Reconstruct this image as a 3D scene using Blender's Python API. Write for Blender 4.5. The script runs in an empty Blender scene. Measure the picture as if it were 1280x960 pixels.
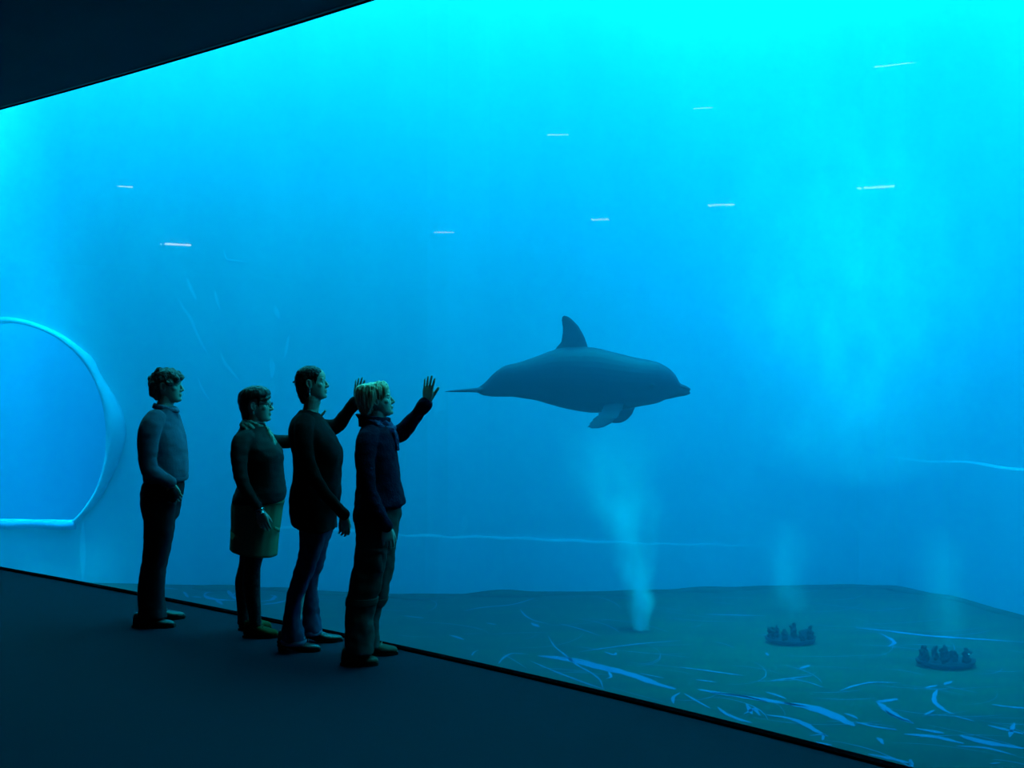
import bpy, bmesh, math, random
from mathutils import Vector, Matrix
import numpy as np
PI = math.pi
SC = bpy.context.scene
COL = SC.collection
F = 1200.0          # focal length in pixels of the 1280 px wide frame
EYE = 1.63          # camera height above the gallery carpet
TF = -1.5           # tank floor level
WS = 8.2            # water surface level
CEIL = EYE + 2.42   # gallery ceiling

# ---------------------------------------------------------------- helpers
def link(name, me, mat=None, parent=None, smooth=False):
    o = bpy.data.objects.new(name, me); COL.objects.link(o)
    if mat is not None:
        me.materials.append(mat)
    if parent is not None:
        o.parent = parent
    if smooth:
        me.polygons.foreach_set('use_smooth', [True] * len(me.polygons))
    return o
def from_bm(name, bm, mat=None, parent=None, smooth=False):
    me = bpy.data.meshes.new(name); bm.to_mesh(me); bm.free()
    return link(name, me, mat, parent, smooth)
def from_py(name, v, f, mat=None, parent=None, smooth=False):
    me = bpy.data.meshes.new(name); me.from_pydata([tuple(p) for p in v], [], f); me.update()
    return link(name, me, mat, parent, smooth)
def tag(o, label=None, cat=None, group=None, kind=None):
    if label: o['label'] = label
    if cat: o['category'] = cat
    if group: o['group'] = group
    if kind: o['kind'] = kind
    return o
def empty(name, loc=(0, 0, 0), rz=0):
    o = bpy.data.objects.new(name, None); COL.objects.link(o)
    o.location = loc; o.rotation_euler = (0, 0, rz); o.empty_display_size = .1
    return o
def fix_normals(bm):
    bmesh.ops.recalc_face_normals(bm, faces=bm.faces)

# ---------------------------------------------------------------- materials
def mat(name, col=(.5, .5, .5), rough=.7, spec=.3, noise=None, bump=None, metal=0., sheen=0.):
    """principled surface; noise = (scale, amount, detail, second colour); bump = (scale, strength[, stretch])"""
    m = bpy.data.materials.new(name); m.use_nodes = True
    nt = m.node_tree; b = nt.nodes['Principled BSDF']
    b.inputs['Base Color'].default_value = (*col, 1)
    b.inputs['Roughness'].default_value = rough
    b.inputs['Specular IOR Level'].default_value = spec
    b.inputs['Metallic'].default_value = metal
    if sheen: b.inputs['Sheen Weight'].default_value = sheen
    tc = nt.nodes.new('ShaderNodeTexCoord')
    if noise:
        n = nt.nodes.new('ShaderNodeTexNoise'); n.inputs['Scale'].default_value = noise[0]; n.inputs['Detail'].default_value = noise[2]
        mp = nt.nodes.new('ShaderNodeMapping')
        if len(noise) > 4: mp.inputs['Scale'].default_value = noise[4]
        nt.links.new(tc.outputs['Object'], mp.inputs[0]); nt.links.new(mp.outputs[0], n.inputs['Vector'])
        r = nt.nodes.new('ShaderNodeMapRange'); r.inputs[1].default_value = .35; r.inputs[2].default_value = .65; r.inputs[4].default_value = noise[1]
        nt.links.new(n.outputs[0], r.inputs[0])
        mx = nt.nodes.new('ShaderNodeMix'); mx.data_type = 'RGBA'
        mx.inputs[6].default_value = (*col, 1); mx.inputs[7].default_value = (*noise[3], 1)
        nt.links.new(r.outputs[0], mx.inputs[0]); nt.links.new(mx.outputs[2], b.inputs['Base Color'])
    if bump:
        n = nt.nodes.new('ShaderNodeTexNoise'); n.inputs['Scale'].default_value = bump[0]; n.inputs['Detail'].default_value = 4
        mp = nt.nodes.new('ShaderNodeMapping')
        if len(bump) > 2: mp.inputs['Scale'].default_value = bump[2]
        nt.links.new(tc.outputs['Object'], mp.inputs[0]); nt.links.new(mp.outputs[0], n.inputs['Vector'])
        bp = nt.nodes.new('ShaderNodeBump'); bp.inputs['Strength'].default_value = bump[1]; bp.inputs['Distance'].default_value = .02
        nt.links.new(n.outputs[0], bp.inputs['Height']); nt.links.new(bp.outputs[0], b.inputs['Normal'])
    return m

# ---------------------------------------------------------------- camera
cam_d = bpy.data.cameras.new('camera'); cam = bpy.data.objects.new('camera', cam_d); COL.objects.link(cam)
cam.location = (0, 0, EYE); cam.rotation_euler = (PI / 2, 0, 0)
cam_d.sensor_width = 36; cam_d.lens = 36 * F / 1280; cam_d.clip_end = 200
SC.camera = cam
SC.view_settings.view_transform = 'Standard'; SC.view_settings.look = 'None'
SC.view_settings.gamma = 1; SC.view_settings.use_curve_mapping = False
SC.view_settings.exposure = 0.0
w = bpy.data.worlds.new('world'); SC.world = w; w.use_nodes = True
w.node_tree.nodes['Background'].inputs[0].default_value = (0, 0, 0, 1)
SC.cycles.max_bounces = 8; SC.cycles.volume_bounces = 2; SC.cycles.diffuse_bounces = 3
SC.cycles.transparent_max_bounces = 12

# ---------------------------------------------------------------- plan of the place
def glass_pt(x):                     # the curved acrylic wall, from the line its foot draws
    s = 142 + .1107 * x + 2.35e-5 * x * x
    return ((x - 640) / s, F / s)
GX = [-600, -420, -300, -200, -100, -50] + list(range(0, 1301, 25)) + [1350, 1500, 1700, 2000]
GLASS = [glass_pt(x) for x in GX]
WALL = [(-14.0, 15.9), (-11.2, 15.6), (-4.9, 14.95), (-3.6, 14.75), (-2.2, 14.4), (-1.19, 14.25), (-.18, 14.45), (1.0, 14.5), (1.94, 14.56), (3.2, 14.8), (4.47, 14.95),
        (5.4, 15.0), (5.9, 14.85), (6.5, 14.15), (6.96, 13.0), (7.35, 11.6), (7.7, 10.2), (8.0, 8.0), (8.1, 5.0), (8.0, 1.8)]

def offset(poly, d):
    out = []
    for i, p in enumerate(poly):
        a = poly[max(i - 1, 0)]; b = poly[min(i + 1, len(poly) - 1)]
        tx, ty = b[0] - a[0], b[1] - a[1]; L = math.hypot(tx, ty)
        out.append((p[0] - ty / L * d, p[1] + tx / L * d))
    return out
def ribbon(poly, z0, z1):            # vertical strip
    v = [(x, y, z0) for x, y in poly] + [(x, y, z1) for x, y in poly]
    n = len(poly)
    return v, [(i, i + 1, n + i + 1, n + i) for i in range(n - 1)]
def slab(poly, d0, d1, z0, z1):      # thick vertical wall along a plan line
    a = offset(poly, d0); b = offset(poly, d1); n = len(poly)
    v = [(x, y, z0) for x, y in a] + [(x, y, z1) for x, y in a] + [(x, y, z0) for x, y in b] + [(x, y, z1) for x, y in b]
    f = []
    for i in range(n - 1):
        f += [(i, i + 1, n + i + 1, n + i), (2 * n + i + 1, 2 * n + i, 3 * n + i, 3 * n + i + 1), (n + i, n + i + 1, 3 * n + i + 1, 3 * n + i), (i + 1, i, 2 * n + i, 2 * n + i + 1)]
    f += [(0, n, 3 * n, 2 * n), (n - 1, 3 * n - 1, 4 * n - 1, 2 * n - 1)]
    return v, f
def extrude_poly(poly, z0, z1):
    n = len(poly)
    v = [(x, y, z0) for x, y in poly] + [(x, y, z1) for x, y in poly]
    return v, [tuple(range(n - 1, -1, -1)), tuple(range(n, 2 * n))] + [(i, (i + 1) % n, n + (i + 1) % n, n + i) for i in range(n)]
ABS = (.65, .074, .037); SCAT = .034; LAMP = 8; VEIL = .36
R_ = 3.14159265 / 180
LIGHTS = [('skylight', (-4, 10, WS + .4), 22, 14, 9300, (1, 1, 1)), ('skylight_right', (5, 9.5, WS + .3), 8, 10, 250, (1, 1, 1)), ('skylight_side_pool', (-10, 18.5, WS + .3), 10, 4, 2900, (1, 1, 1)),
 ('sunbeam_right', (4.6, 11.8, WS + .25), 5.5, 3.5, 720, (1, 1, 1), (0, 0, 0), 40 * R_), ('sunbeam_left', (-7.5, 13.6, WS + .25), .9, 1.6, 560, (1, 1, 1), (0, 0, 0), 25 * R_)]
# ---------------------------------------------------------------- organic building blocks
from mathutils import noise as mnoise
def interp(xs, ys, x):               # monotone-ish cubic interpolation through traced points
    xs = np.asarray(xs, float); ys = np.asarray(ys, float)
    d = np.diff(ys) / np.diff(xs); m = np.zeros(len(xs))
    m[0], m[-1] = d[0], d[-1]
    for i in range(1, len(xs) - 1):
        m[i] = 0 if d[i - 1] * d[i] <= 0 else 2 * d[i - 1] * d[i] / (d[i - 1] + d[i])
    x = np.clip(np.asarray(x, float), xs[0], xs[-1])
    k = np.clip(np.searchsorted(xs, x, side='right') - 1, 0, len(xs) - 2)
    h = xs[k + 1] - xs[k]; t = (x - xs[k]) / h
    return (2*t**3 - 3*t**2 + 1) * ys[k] + (t**3 - 2*t**2 + t) * h * m[k] + (-2*t**3 + 3*t**2) * ys[k + 1] + (t**3 - t**2) * h * m[k + 1]
def rings(bm, rs, cap=True):         # bridge equal-length rings of points
    R = [[bm.verts.new(p) for p in r] for r in rs]
    n = len(R[0])
    for a, b in zip(R, R[1:]):
        for i in range(n):
            bm.faces.new((a[i], a[(i + 1) % n], b[(i + 1) % n], b[i]))
    if cap:
        for r, flip in ((R[0], True), (R[-1], False)):
            c = bm.verts.new(sum((v.co for v in r), Vector()) / n)
            for i in range(n):
                a, b = r[i], r[(i + 1) % n]
                bm.faces.new((b, a, c) if flip else (a, b, c))
def sgn(v, p): return math.copysign(abs(v) ** p, v)
def loft(bm, secs, n=28, steps=None, p=2.0):
    """stack of horizontal slices (z, x_back, x_front, half_width[, y_centre]); interpolated smoothly"""
    S = [tuple(s) + (0.,) * (5 - len(s)) for s in secs]
    S.sort(); z = [s[0] for s in S]
    steps = steps or max(8, int((z[-1] - z[0]) / .012))
    zz = np.linspace(z[0], z[-1], steps)
    xb = interp(z, [s[1] for s in S], zz); xf = interp(z, [s[2] for s in S], zz)
    hw = interp(z, [s[3] for s in S], zz); yc = interp(z, [s[4] for s in S], zz)
    out = []
    for k in range(steps):
        cx, rx = (xb[k] + xf[k]) / 2, (xf[k] - xb[k]) / 2
        out.append([Vector((cx + rx * sgn(math.cos(a), 2 / p), yc[k] + hw[k] * sgn(math.sin(a), 2 / p), zz[k])) for a in [2 * PI * i / n for i in range(n)]])
    rings(bm, out)
def tube(bm, pts, rad, n=16, sub=4, flat=None):
    """swept tube through pts with a radius (or (r_side, r_up)) per point and rounded ends"""
    P = [Vector(p) for p in pts]
    L = [0.]
    for a, b in zip(P, P[1:]): L.append(L[-1] + max((b - a).length, 1e-5))
    tt = np.linspace(0, L[-1], (len(P) - 1) * sub + 1)
    R = [(r, r) if not isinstance(r, (tuple, list)) else r for r in rad]
    c = [interp(L, [p[i] for p in P], tt) if len(P) > 2 else np.interp(tt, L, [p[i] for p in P]) for i in range(3)]
    r0 = np.interp(tt, L, [r[0] for r in R]); r1 = np.interp(tt, L, [r[1] for r in R])
    C = [Vector((c[0][k], c[1][k], c[2][k])) for k in range(len(tt))]
    T = [(C[min(k + 1, len(C) - 1)] - C[max(k - 1, 0)]).normalized() for k in range(len(C))]
    u = Vector(flat).normalized() if flat is not None else (Vector((0, 1, 0)) if abs(T[0].y) < .9 else Vector((1, 0, 0)))
    seq = []
    for k in range(len(C)):
        u = (u - T[k] * u.dot(T[k])).normalized(); v = T[k].cross(u)
        seq.append((C[k], T[k], u.copy(), v, r0[k], r1[k]))
    out = []
    def ring(C_, u_, v_, a_, b_): return [C_ + u_ * a_ * math.cos(q) + v_ * b_ * math.sin(q) for q in [2 * PI * i / n for i in range(n)]]
    C0, T0, u0, v0, a0, b0 = seq[0]; m0 = min(a0, b0)
    for h in (.98, .8, .45): out.append(ring(C0 - T0 * m0 * h, u0, v0, a0 * math.sqrt(1 - h * h), b0 * math.sqrt(1 - h * h)))
    for C_, T_, u_, v_, a_, b_ in seq: out.append(ring(C_, u_, v_, a_, b_))
    C0, T0, u0, v0, a0, b0 = seq[-1]; m0 = min(a0, b0)
    for h in (.45, .8, .98): out.append(ring(C0 + T0 * m0 * h, u0, v0, a0 * math.sqrt(1 - h * h), b0 * math.sqrt(1 - h * h)))
    rings(bm, out)
def ball(bm, c, r, rot=None, seg=20):
    r = (r, r, r) if not isinstance(r, (tuple, list)) else r
    M = Matrix.Translation(Vector(c)) @ (rot.to_4x4() if rot is not None else Matrix.Identity(4)) @ Matrix.Diagonal((*r, 1))
    bmesh.ops.create_uvsphere(bm, u_segments=seg, v_segments=max(8, seg // 2), radius=1, matrix=M)
def blade(bm, secs, n=18, p=2.0):
    """fin: (leading point, trailing point, half thickness, thickness direction)"""
    out = []
    for a, b, th, nd in secs:
        a, b, nd = Vector(a), Vector(b), Vector(nd).normalized()
        c, h = (a + b) / 2, (a - b) / 2
        out.append([c + h * math.cos(q) + nd * th * math.sin(q) * (1 + .5 * math.cos(q)) for q in [2 * PI * i / n for i in range(n)]])
    rings(bm, out)
def fuse(name, bm, voxel, m=None, parent=None, smooth=2, crumple=None, M=None, seed=0):
    """union of the overlapping pieces as one continuous surface"""
    bmesh.ops.recalc_face_normals(bm, faces=bm.faces)
    me = bpy.data.meshes.new('tmp'); bm.to_mesh(me); bm.free()
    o = bpy.data.objects.new('tmp', me); COL.objects.link(o)
    r = o.modifiers.new('r', 'REMESH'); r.mode = 'VOXEL'; r.voxel_size = voxel; r.use_smooth_shade = True
    if smooth:
        s = o.modifiers.new('s', 'SMOOTH'); s.factor = .5; s.iterations = smooth
    dg = bpy.context.evaluated_depsgraph_get(); dg.update()
    out = bpy.data.meshes.new_from_object(o.evaluated_get(dg))
    bpy.data.objects.remove(o); bpy.data.meshes.remove(me)
    out.name = name
    if crumple:
        n = len(out.vertices); co = np.empty(n * 3, np.float32); no = np.empty(n * 3, np.float32)
        out.vertices.foreach_get('co', co); out.vertices.foreach_get('normal', no)
        co = co.reshape(-1, 3); no = no.reshape(-1, 3)
        for amp, sc in crumple:
            sc = sc if isinstance(sc, (tuple, list)) else (sc, sc, sc)
            q = co * np.array(sc, np.float32) + seed * 7.3
            d = np.array([mnoise.noise(Vector(v)) for v in q], np.float32)
            co = co + no * (d * amp)[:, None]
        out.vertices.foreach_set('co', co.astype(np.float32).ravel()); out.update()
    if M is not None: out.transform(M)
    out.polygons.foreach_set('use_smooth', [True] * len(out.polygons))
    out.materials.clear()
    return link(name, out, m, parent)
# ---------------------------------------------------------------- surfaces of the gallery and the pool
M_paint = mat('blue_pool_paint', (.02, .49, .57), .75, .2, noise=(1.3, .5, 5, (.015, .42, .51), (1, 1, .35)))
M_low = mat('deep_blue_pool_paint', (.02, .26, .45), .75, .2, noise=(1.5, .5, 5, (.015, .22, .40), (1, 1, .35)))
M_rim = mat('bare_pool_rim', (.03, .48, .60), .7, .2, noise=(5, .5, 4, (.02, .43, .54)))
M_algae = mat('algae_on_pool_floor', (.008, .050, .026), .95, .1, noise=(1.6, .8, 8, (.005, .034, .022), (.8, 4, 1)))
M_scrape = mat('scraped_blue_floor', (.015, .12, .23), .9, .1)
M_carpet = mat('dark_carpet', (.013, .016, .032), .95, .1, noise=(160, .7, 2, (.007, .0095, .021)), bump=(400, .25))
M_dark = mat('black_gallery_paint', (.012, .014, .017), .85, .1, noise=(3, .5, 3, (.009, .011, .013)))
M_gasket = mat('black_rubber', (.002, .002, .003), .9, .0)
M_lip = mat('dark_metal_lip', (.12, .13, .15), .6, .3)

def floor_px(x, y, z=TF):
    s = (y - 480) / (EYE - z); return Vector(((x - 640) / s, F / s, z))

# gallery shell
room = GLASS + [(3.3, -5.5), (-20, -5.5)]
tag(from_py('floor', *extrude_poly(room, -.25, 0), M_carpet), kind='structure')
M_ceil = mat('dark_ceiling_panel', (.085, .105, .125), .85, .1, noise=(2, .5, 3, (.075, .092, .112)))
tag(from_py('ceiling', *extrude_poly(room, CEIL, CEIL + .25), M_ceil), kind='structure')
ends = [GLASS[-1], (3.3, -5.5), (-20, -5.5), GLASS[0]]
tag(from_py('wall_gallery', *slab(ends, 0, -.2, 0, CEIL), M_dark), kind='structure')
# base of the pool wall under the window, head of the wall above it, the gasket and the lip
tag(from_py('wall_front', *slab(GLASS, .0, .055, TF, .004), M_paint), kind='structure')
tag(from_py('wall_upper', *slab(GLASS, .0, .013, CEIL - .002, WS), M_dark), kind='structure')
tag(from_py('trim_1', *slab(GLASS, -.014, .036, .0, .012), M_gasket), kind='structure')
tag(from_py('trim_2', *slab(GLASS, -.045, -.022, CEIL - .004, CEIL + .002), M_lip), kind='structure')
tag(from_py('trim_3', *slab(GLASS, -.012, .013, CEIL - .003, CEIL + .002), M_gasket), kind='structure')

# curved acrylic window
gm = bpy.data.materials.new('clear_acrylic'); gm.use_nodes = True; nt = gm.node_tree; nt.nodes.clear()
o_ = nt.nodes.new('ShaderNodeOutputMaterial'); t_ = nt.nodes.new('ShaderNodeBsdfTransparent'); g_ = nt.nodes.new('ShaderNodeBsdfGlossy')
f_ = nt.nodes.new('ShaderNodeFresnel'); f_.inputs[0].default_value = 1.40; x_ = nt.nodes.new('ShaderNodeMixShader')
g_.inputs['Roughness'].default_value = .015
gb = nt.nodes.new('ShaderNodeNewGeometry'); mb = nt.nodes.new('ShaderNodeMath'); mb.operation = 'SUBTRACT'; mb.inputs[0].default_value = 1; mb.use_clamp = True
mm = nt.nodes.new('ShaderNodeMath'); mm.operation = 'MULTIPLY'; nt.links.new(gb.outputs['Backfacing'], mb.inputs[1]); nt.links.new(mb.outputs[0], mm.inputs[0]); nt.links.new(f_.outputs[0], mm.inputs[1])
nt.links.new(mm.outputs[0], x_.inputs[0]); nt.links.new(t_.outputs[0], x_.inputs[1]); nt.links.new(g_.outputs[0], x_.inputs[2]); nt.links.new(x_.outputs[0], o_.inputs[0])
win = tag(from_py('window_1', *slab(GLASS, .015, .045, .006, CEIL - .002), gm), kind='structure')
# small tube lamps under the dark ceiling; the window mirrors them as short pale dashes
M_lamp = bpy.data.materials.new('lamp_glow'); M_lamp.use_nodes = True; nt = M_lamp.node_tree; nt.nodes.clear()
e_ = nt.nodes.new('ShaderNodeEmission'); e_.inputs[0].default_value = (1, .93, .85, 1); e_.inputs[1].default_value = LAMP
o_ = nt.nodes.new('ShaderNodeOutputMaterial'); nt.links.new(e_.outputs[0], o_.inputs[0])
FR = offset(GLASS, .015)
LP = []
for (x, y, wd, th) in [(220, 305.5, 24, 2.6), (1103, 233.5, 26, 2.6), (905, 256, 24, 2.4), (747, 274.5, 14, 2.2), (558, 290.5, 18, 1.3), (695, 168.5, 22, 1.3), (881, 135, 18, 1.2), (1118, 81, 36, 1.2), (158, 233.5, 14, 1.1)]:
    dx = Vector(((x - 640) / F, 1, -(y - 480) / F))
    for a, b in zip(FR, FR[1:]):
        den = dx.x * (b[1] - a[1]) - dx.y * (b[0] - a[0])
        u = (dx.y * a[0] - dx.x * a[1]) / den
        if 0 <= u <= 1:
            g = Vector((a[0] + (b[0] - a[0]) * u, a[1] + (b[1] - a[1]) * u, 0)); n = Vector((b[1] - a[1], -(b[0] - a[0]), 0)).normalized(); break
    t0 = g.y; g.z = EYE + dx.z * t0
    rf = dx - n * 2 * dx.dot(n)
    tt = (CEIL - .06 - g.z) / rf.z; q = g + rf * tt
    LP.append((q, rf, (t0 + tt) / F, wd, th))
for k, (q, rf, sc_, wd, th) in enumerate(LP):
    ax = Vector((-rf.y, rf.x, 0)).normalized()
    h = wd * sc_ / 2
    root = empty('tube_lamp', (q.x, q.y, CEIL)); tag(root, ['short', 'slim'][k > 3] + ' tube lamp mounted under the dark gallery ceiling behind the viewer', 'lamp', 'tube lamps under the gallery ceiling')
    bm = bmesh.new(); tube(bm, [-ax * h + Vector((0, 0, -.06)), Vector((0, 0, -.06)), ax * h + Vector((0, 0, -.06))], [th * sc_ / 2] * 3, n=10, flat=(0, 0, 1)); from_bm('tube', bm, M_lamp, root, True)
    for sd in (1, -1):
        bm = bmesh.new(); tube(bm, [ax * sd * (h + .008) + Vector((0, 0, -.075)), ax * sd * (h + .008)], [.007] * 2, n=8); from_bm('bracket', bm, M_dark, root, True)

# ---------------------------------------------------------------- pool floor with scraped marks
fl = [offset(GLASS, .056)[i] for i in range(len(GLASS))]
poly = fl + WALL[::-1]
rnd = random.Random(5)
V = [(x, y, TF) for x, y in poly]; Fc = [tuple(range(len(poly)))]; FM = [0]
def strip(pts, w0, zz=TF + .004):
    n = len(pts); w0 = min(w0 * .9, .30 * (Vector(pts[-1]) - Vector(pts[0])).length)
    b = len(V)
    for i, p in enumerate(pts):
        a, c = Vector(pts[max(i - 1, 0)]), Vector(pts[min(i + 1, n - 1)])
        t = (c - a); t.z = 0; t.normalize()
        ww = w0 * (math.sin(PI * (i + .35) / (n - .3)) ** .6) * rnd.uniform(.7, 1.15) / 2
        V.append((p[0] - t.y * ww, p[1] + t.x * ww, zz)); V.append((p[0] + t.y * ww, p[1] - t.x * ww, zz))
    for i in range(n - 1):
        Fc.append((b + 2 * i, b + 2 * i + 1, b + 2 * i + 3, b + 2 * i + 2)); FM.append(1)
def trace(px, w, sub=4):
    q = [floor_px(*p) for p in px]; L = list(range(len(q))); tt = np.linspace(0, len(q) - 1, (len(q) - 1) * sub + 1)
    X = interp(L, [p.x for p in q], tt) if len(q) > 2 else np.interp(tt, L, [p.x for p in q])
    Y = interp(L, [p.y for p in q], tt) if len(q) > 2 else np.interp(tt, L, [p.y for p in q])
    strip([(X[k], Y[k], TF) for k in range(len(tt))], w)
for px, w in [
    ([(672, 820), (700, 823), (745, 833), (790, 844), (820, 855), (845, 862)], .17), ([(700, 822), (720, 824), (745, 830)], .05),
    ([(872, 862), (900, 867), (940, 873), (985, 880), (1010, 884)], .10), ([(980, 879), (1010, 884), (1040, 894), (1068, 908)], .19), ([(890, 866), (925, 870), (960, 878)], .06),
    ([(685, 795), (693, 808), (705, 818), (722, 832), (740, 842), (751, 852), (754, 861)], .035), ([(662, 826), (685, 836), (710, 846), (740, 857), (756, 862)], .04),
    ([(623, 830), (630, 822), (642, 817), (660, 818)], .04), ([(590, 820), (592, 816), (598, 813)], .03), ([(650, 762), (657, 770), (668, 776), (685, 780)], .04),
    ([(562, 794), (572, 797), (580, 800)], .06), ([(664, 779), (674, 784)], .09), ([(608, 779), (620, 781)], .07), ([(700, 780), (720, 785), (750, 795)], .03), ([(725, 815), (760, 810), (800, 805), (850, 801)], .035),
    ([(755, 815), (768, 819), (770, 816)], .05), ([(760, 838), (764, 846), (758, 849)], .04), ([(842, 880), (841, 873), (850, 866)], .05), ([(855, 867), (870, 876), (888, 886)], .04),
    ([(897, 884), (905, 891), (925, 900), (940, 904)], .06), ([(930, 893), (943, 886), (950, 895)], .05), ([(933, 880), (940, 893)], .05),
    ([(958, 894), (985, 898), (1005, 905), (1020, 914), (1035, 921)], .08), ([(1012, 920), (1030, 918), (1028, 926)], .04), ([(1020, 928), (1040, 932)], .08),
    ([(956, 865), (970, 869), (983, 874)], .05), ([(964, 851), (990, 848), (1015, 845)], .04), ([(985, 848), (1010, 853), (1030, 860)], .03), ([(1000, 836), (1012, 832)], .06), ([(958, 816), (960, 820)], .10),
    ([(1070, 785), (1110, 789), (1160, 795), (1220, 799), (1280, 803)], .085), ([(1100, 792), (1112, 798), (1118, 803), (1110, 809)], .06),
    ([(1050, 864), (1070, 857), (1095, 853), (1125, 854)], .04), ([(1157, 860), (1172, 857)], .06), ([(1180, 856), (1190, 852)], .14), ([(1172, 862), (1168, 870), (1170, 880), (1180, 888), (1192, 893)], .06), ([(1195, 896), (1218, 902)], .04),
    ([(1095, 878), (1110, 876), (1122, 874)], .10), ([(1095, 877), (1105, 884), (1115, 892), (1130, 900), (1142, 905)], .10), ([(1100, 885), (1120, 897), (1142, 904)], .05),
    ([(1055, 892), (1065, 895), (1072, 899)], .05), ([(1096, 922), (1100, 925), (1104, 931)], .10), ([(1070, 903), (1095, 909), (1120, 912)], .06), ([(1130, 918), (1165, 921), (1205, 930)], .10), ([(1200, 920), (1230, 928), (1280, 936)], .12),
    ([(1105, 911), (1122, 913)], .14), ([(1145, 911), (1180, 917)], .08), ([(1235, 907), (1255, 912), (1280, 918)], .07), ([(1262, 922), (1265, 912), (1268, 904)], .05), ([(1240, 881), (1262, 884), (1285, 886)], .06),
    ([(1140, 959), (1138, 950)], .10), ([(1085, 943), (1110, 948), (1140, 955)], .07), ([(1195, 933), (1230, 935), (1270, 945)], .05), ([(1238, 955), (1250, 954)], .10), ([(1156, 894), (1168, 888)], .04),
    ([(880, 768), (915, 769), (955, 770)], .05), ([(850, 834), (900, 841), (930, 845)], .05), ([(800, 842), (830, 848)], .04), ([(870, 850), (895, 853)], .04),
    ([(255, 744), (262, 748), (275, 750), (300, 751)], .10), ([(255, 744), (258, 741), (266, 741)], .08), ([(240, 746), (252, 747)], .06), ([(270, 750), (278, 756)], .08), ([(230, 740), (235, 747)], .06), ([(284, 737), (290, 745), (296, 750)], .07),
    ([(325, 752), (340, 750), (344, 746), (338, 744)], .08), ([(328, 756), (345, 754), (357, 751)], .10), ([(287, 746), (294, 742)], .05), ([(205, 735), (222, 737)], .05), ([(580, 764), (600, 760), (640, 756), (668, 748)], .05), ([(505, 770), (530, 773)], .05)]:
    trace(px, w)
rnd = random.Random(11)
for k in range(230):                 # the many fine scratches, mostly drawn the long way of the pool
    x, y = rnd.uniform(130, 1350), 742 + 210 * rnd.random() ** 1.3
    glass_y = 480 + 1.63 * (142 + .1107 * x + 2.35e-5 * x * x)
    if y > glass_y - 8 and x < 1100: continue
    p = floor_px(x, y); a = rnd.gauss(-.25, .35); L = rnd.uniform(.25, 1.3); cv = rnd.gauss(0, .5)
    strip([(p.x + L * t * math.cos(a + cv * t), p.y + L * t * math.sin(a + cv * t) , TF) for t in [i / 7 for i in range(8)]], rnd.uniform(.006, .018), TF + .003)
fo = from_py('pool_floor', V, Fc, M_algae); fo.data.materials.append(M_scrape)
for i, mi in enumerate(FM): fo.data.polygons[i].material_index = mi
tag(fo, kind='structure')

# ---------------------------------------------------------------- pool walls, the arched gate
def smooth_line(pts, m):
    L = [0.]
    for a, b in zip(pts, pts[1:]): L.append(L[-1] + math.hypot(b[0] - a[0], b[1] - a[1]))
    t = np.linspace(0, L[-1], m)
    return list(zip(interp(L, [p[0] for p in pts], t), interp(L, [p[1] for p in pts], t)))
A0, A1 = WALL[0], WALL[2]
wall_rest = WALL[2:]
wb = tag(from_py('wall_back', *slab(smooth_line(wall_rest, 80), 0, .3, TF, WS), M_paint), kind='structure')
d_ = Vector((A1[0] - A0[0], A1[1] - A0[1], 0)); LEN = d_.length; d_.normalize(); n_ = Vector((d_.y, -d_.x, 0))   # n_ points to the gallery
CU, CZ, RR = (Vector((-8.08, 15.3, 0)) - Vector((A0[0], A0[1], 0))).dot(d_), .82, 1.80
ZB = -.56
def wp(u, z, out=0.): return Vector((A0[0], A0[1], 0)) + d_ * u + n_ * out + Vector((0, 0, z))
half = math.acos((CZ - ZB) / RR)
arc = [(-PI / 2 + half) + (2 * PI - 2 * half) * k / 72 for k in range(73)]
def outline(R, zb):
    h = math.acos(min(1, (CZ - zb) / R))
    a = [(-PI / 2 + h) + (2 * PI - 2 * h) * k / 72 for k in range(73)]
    o = [(CU + R * math.cos(t), CZ + R * math.sin(t)) for t in a]
    return o + [(o[-1][0] + (o[0][0] - o[-1][0]) * k / 16, zb) for k in range(1, 16)]
hole = outline(RR, ZB)
def to_rect(u, z):                   # push an outline point out to the wall's edge
    du, dz = u - CU, z - CZ
    t = min([((LEN - CU) / du) if du > 1e-6 else 1e9, (-CU / du) if du < -1e-6 else 1e9, ((WS - CZ) / dz) if dz > 1e-6 else 1e9, ((TF - CZ) / dz) if dz < -1e-6 else 1e9])
    return (CU + du * t, CZ + dz * t)
rect = [to_rect(*p) for p in hole]
bm = bmesh.new()
for out in (0, -.3):
    a = [bm.verts.new(wp(u, z, out)) for u, z in hole]; b = [bm.verts.new(wp(u, z, out)) for u, z in rect]
    n = len(a)
    for i in range(n):
        j = (i + 1) % n
        bm.faces.new((a[i], a[j], b[j], b[i]))
    cs = [(0, TF), (0, WS), (LEN, WS), (LEN, TF)]
    for cu, cz in cs:                # close the corners the radial fan leaves open
        best = sorted(range(n), key=lambda i: (rect[i][0] - cu) ** 2 + (rect[i][1] - cz) ** 2)
        i = best[0]; j = [(i + 1) % n, (i - 1) % n]
        j = next(q for q in j if abs(rect[q][0] - rect[i][0]) > 1e-4 and abs(rect[q][1] - rect[i][1]) > 1e-4) if any(abs(rect[q][0] - rect[i][0]) > 1e-4 and abs(rect[q][1] - rect[i][1]) > 1e-4 for q in j) else None
        if j is not None: bm.faces.new((b[i], b[j], bm.verts.new(wp(cu, cz, out))))
    if out == 0: a0 = a
    else:
        for i in range(n):
            j = (i + 1) % n; bm.faces.new((a0[i], a0[j], a[j], a[i]))
fix_normals(bm)
tag(from_bm('wall_left', bm, M_paint), kind='structure')
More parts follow.
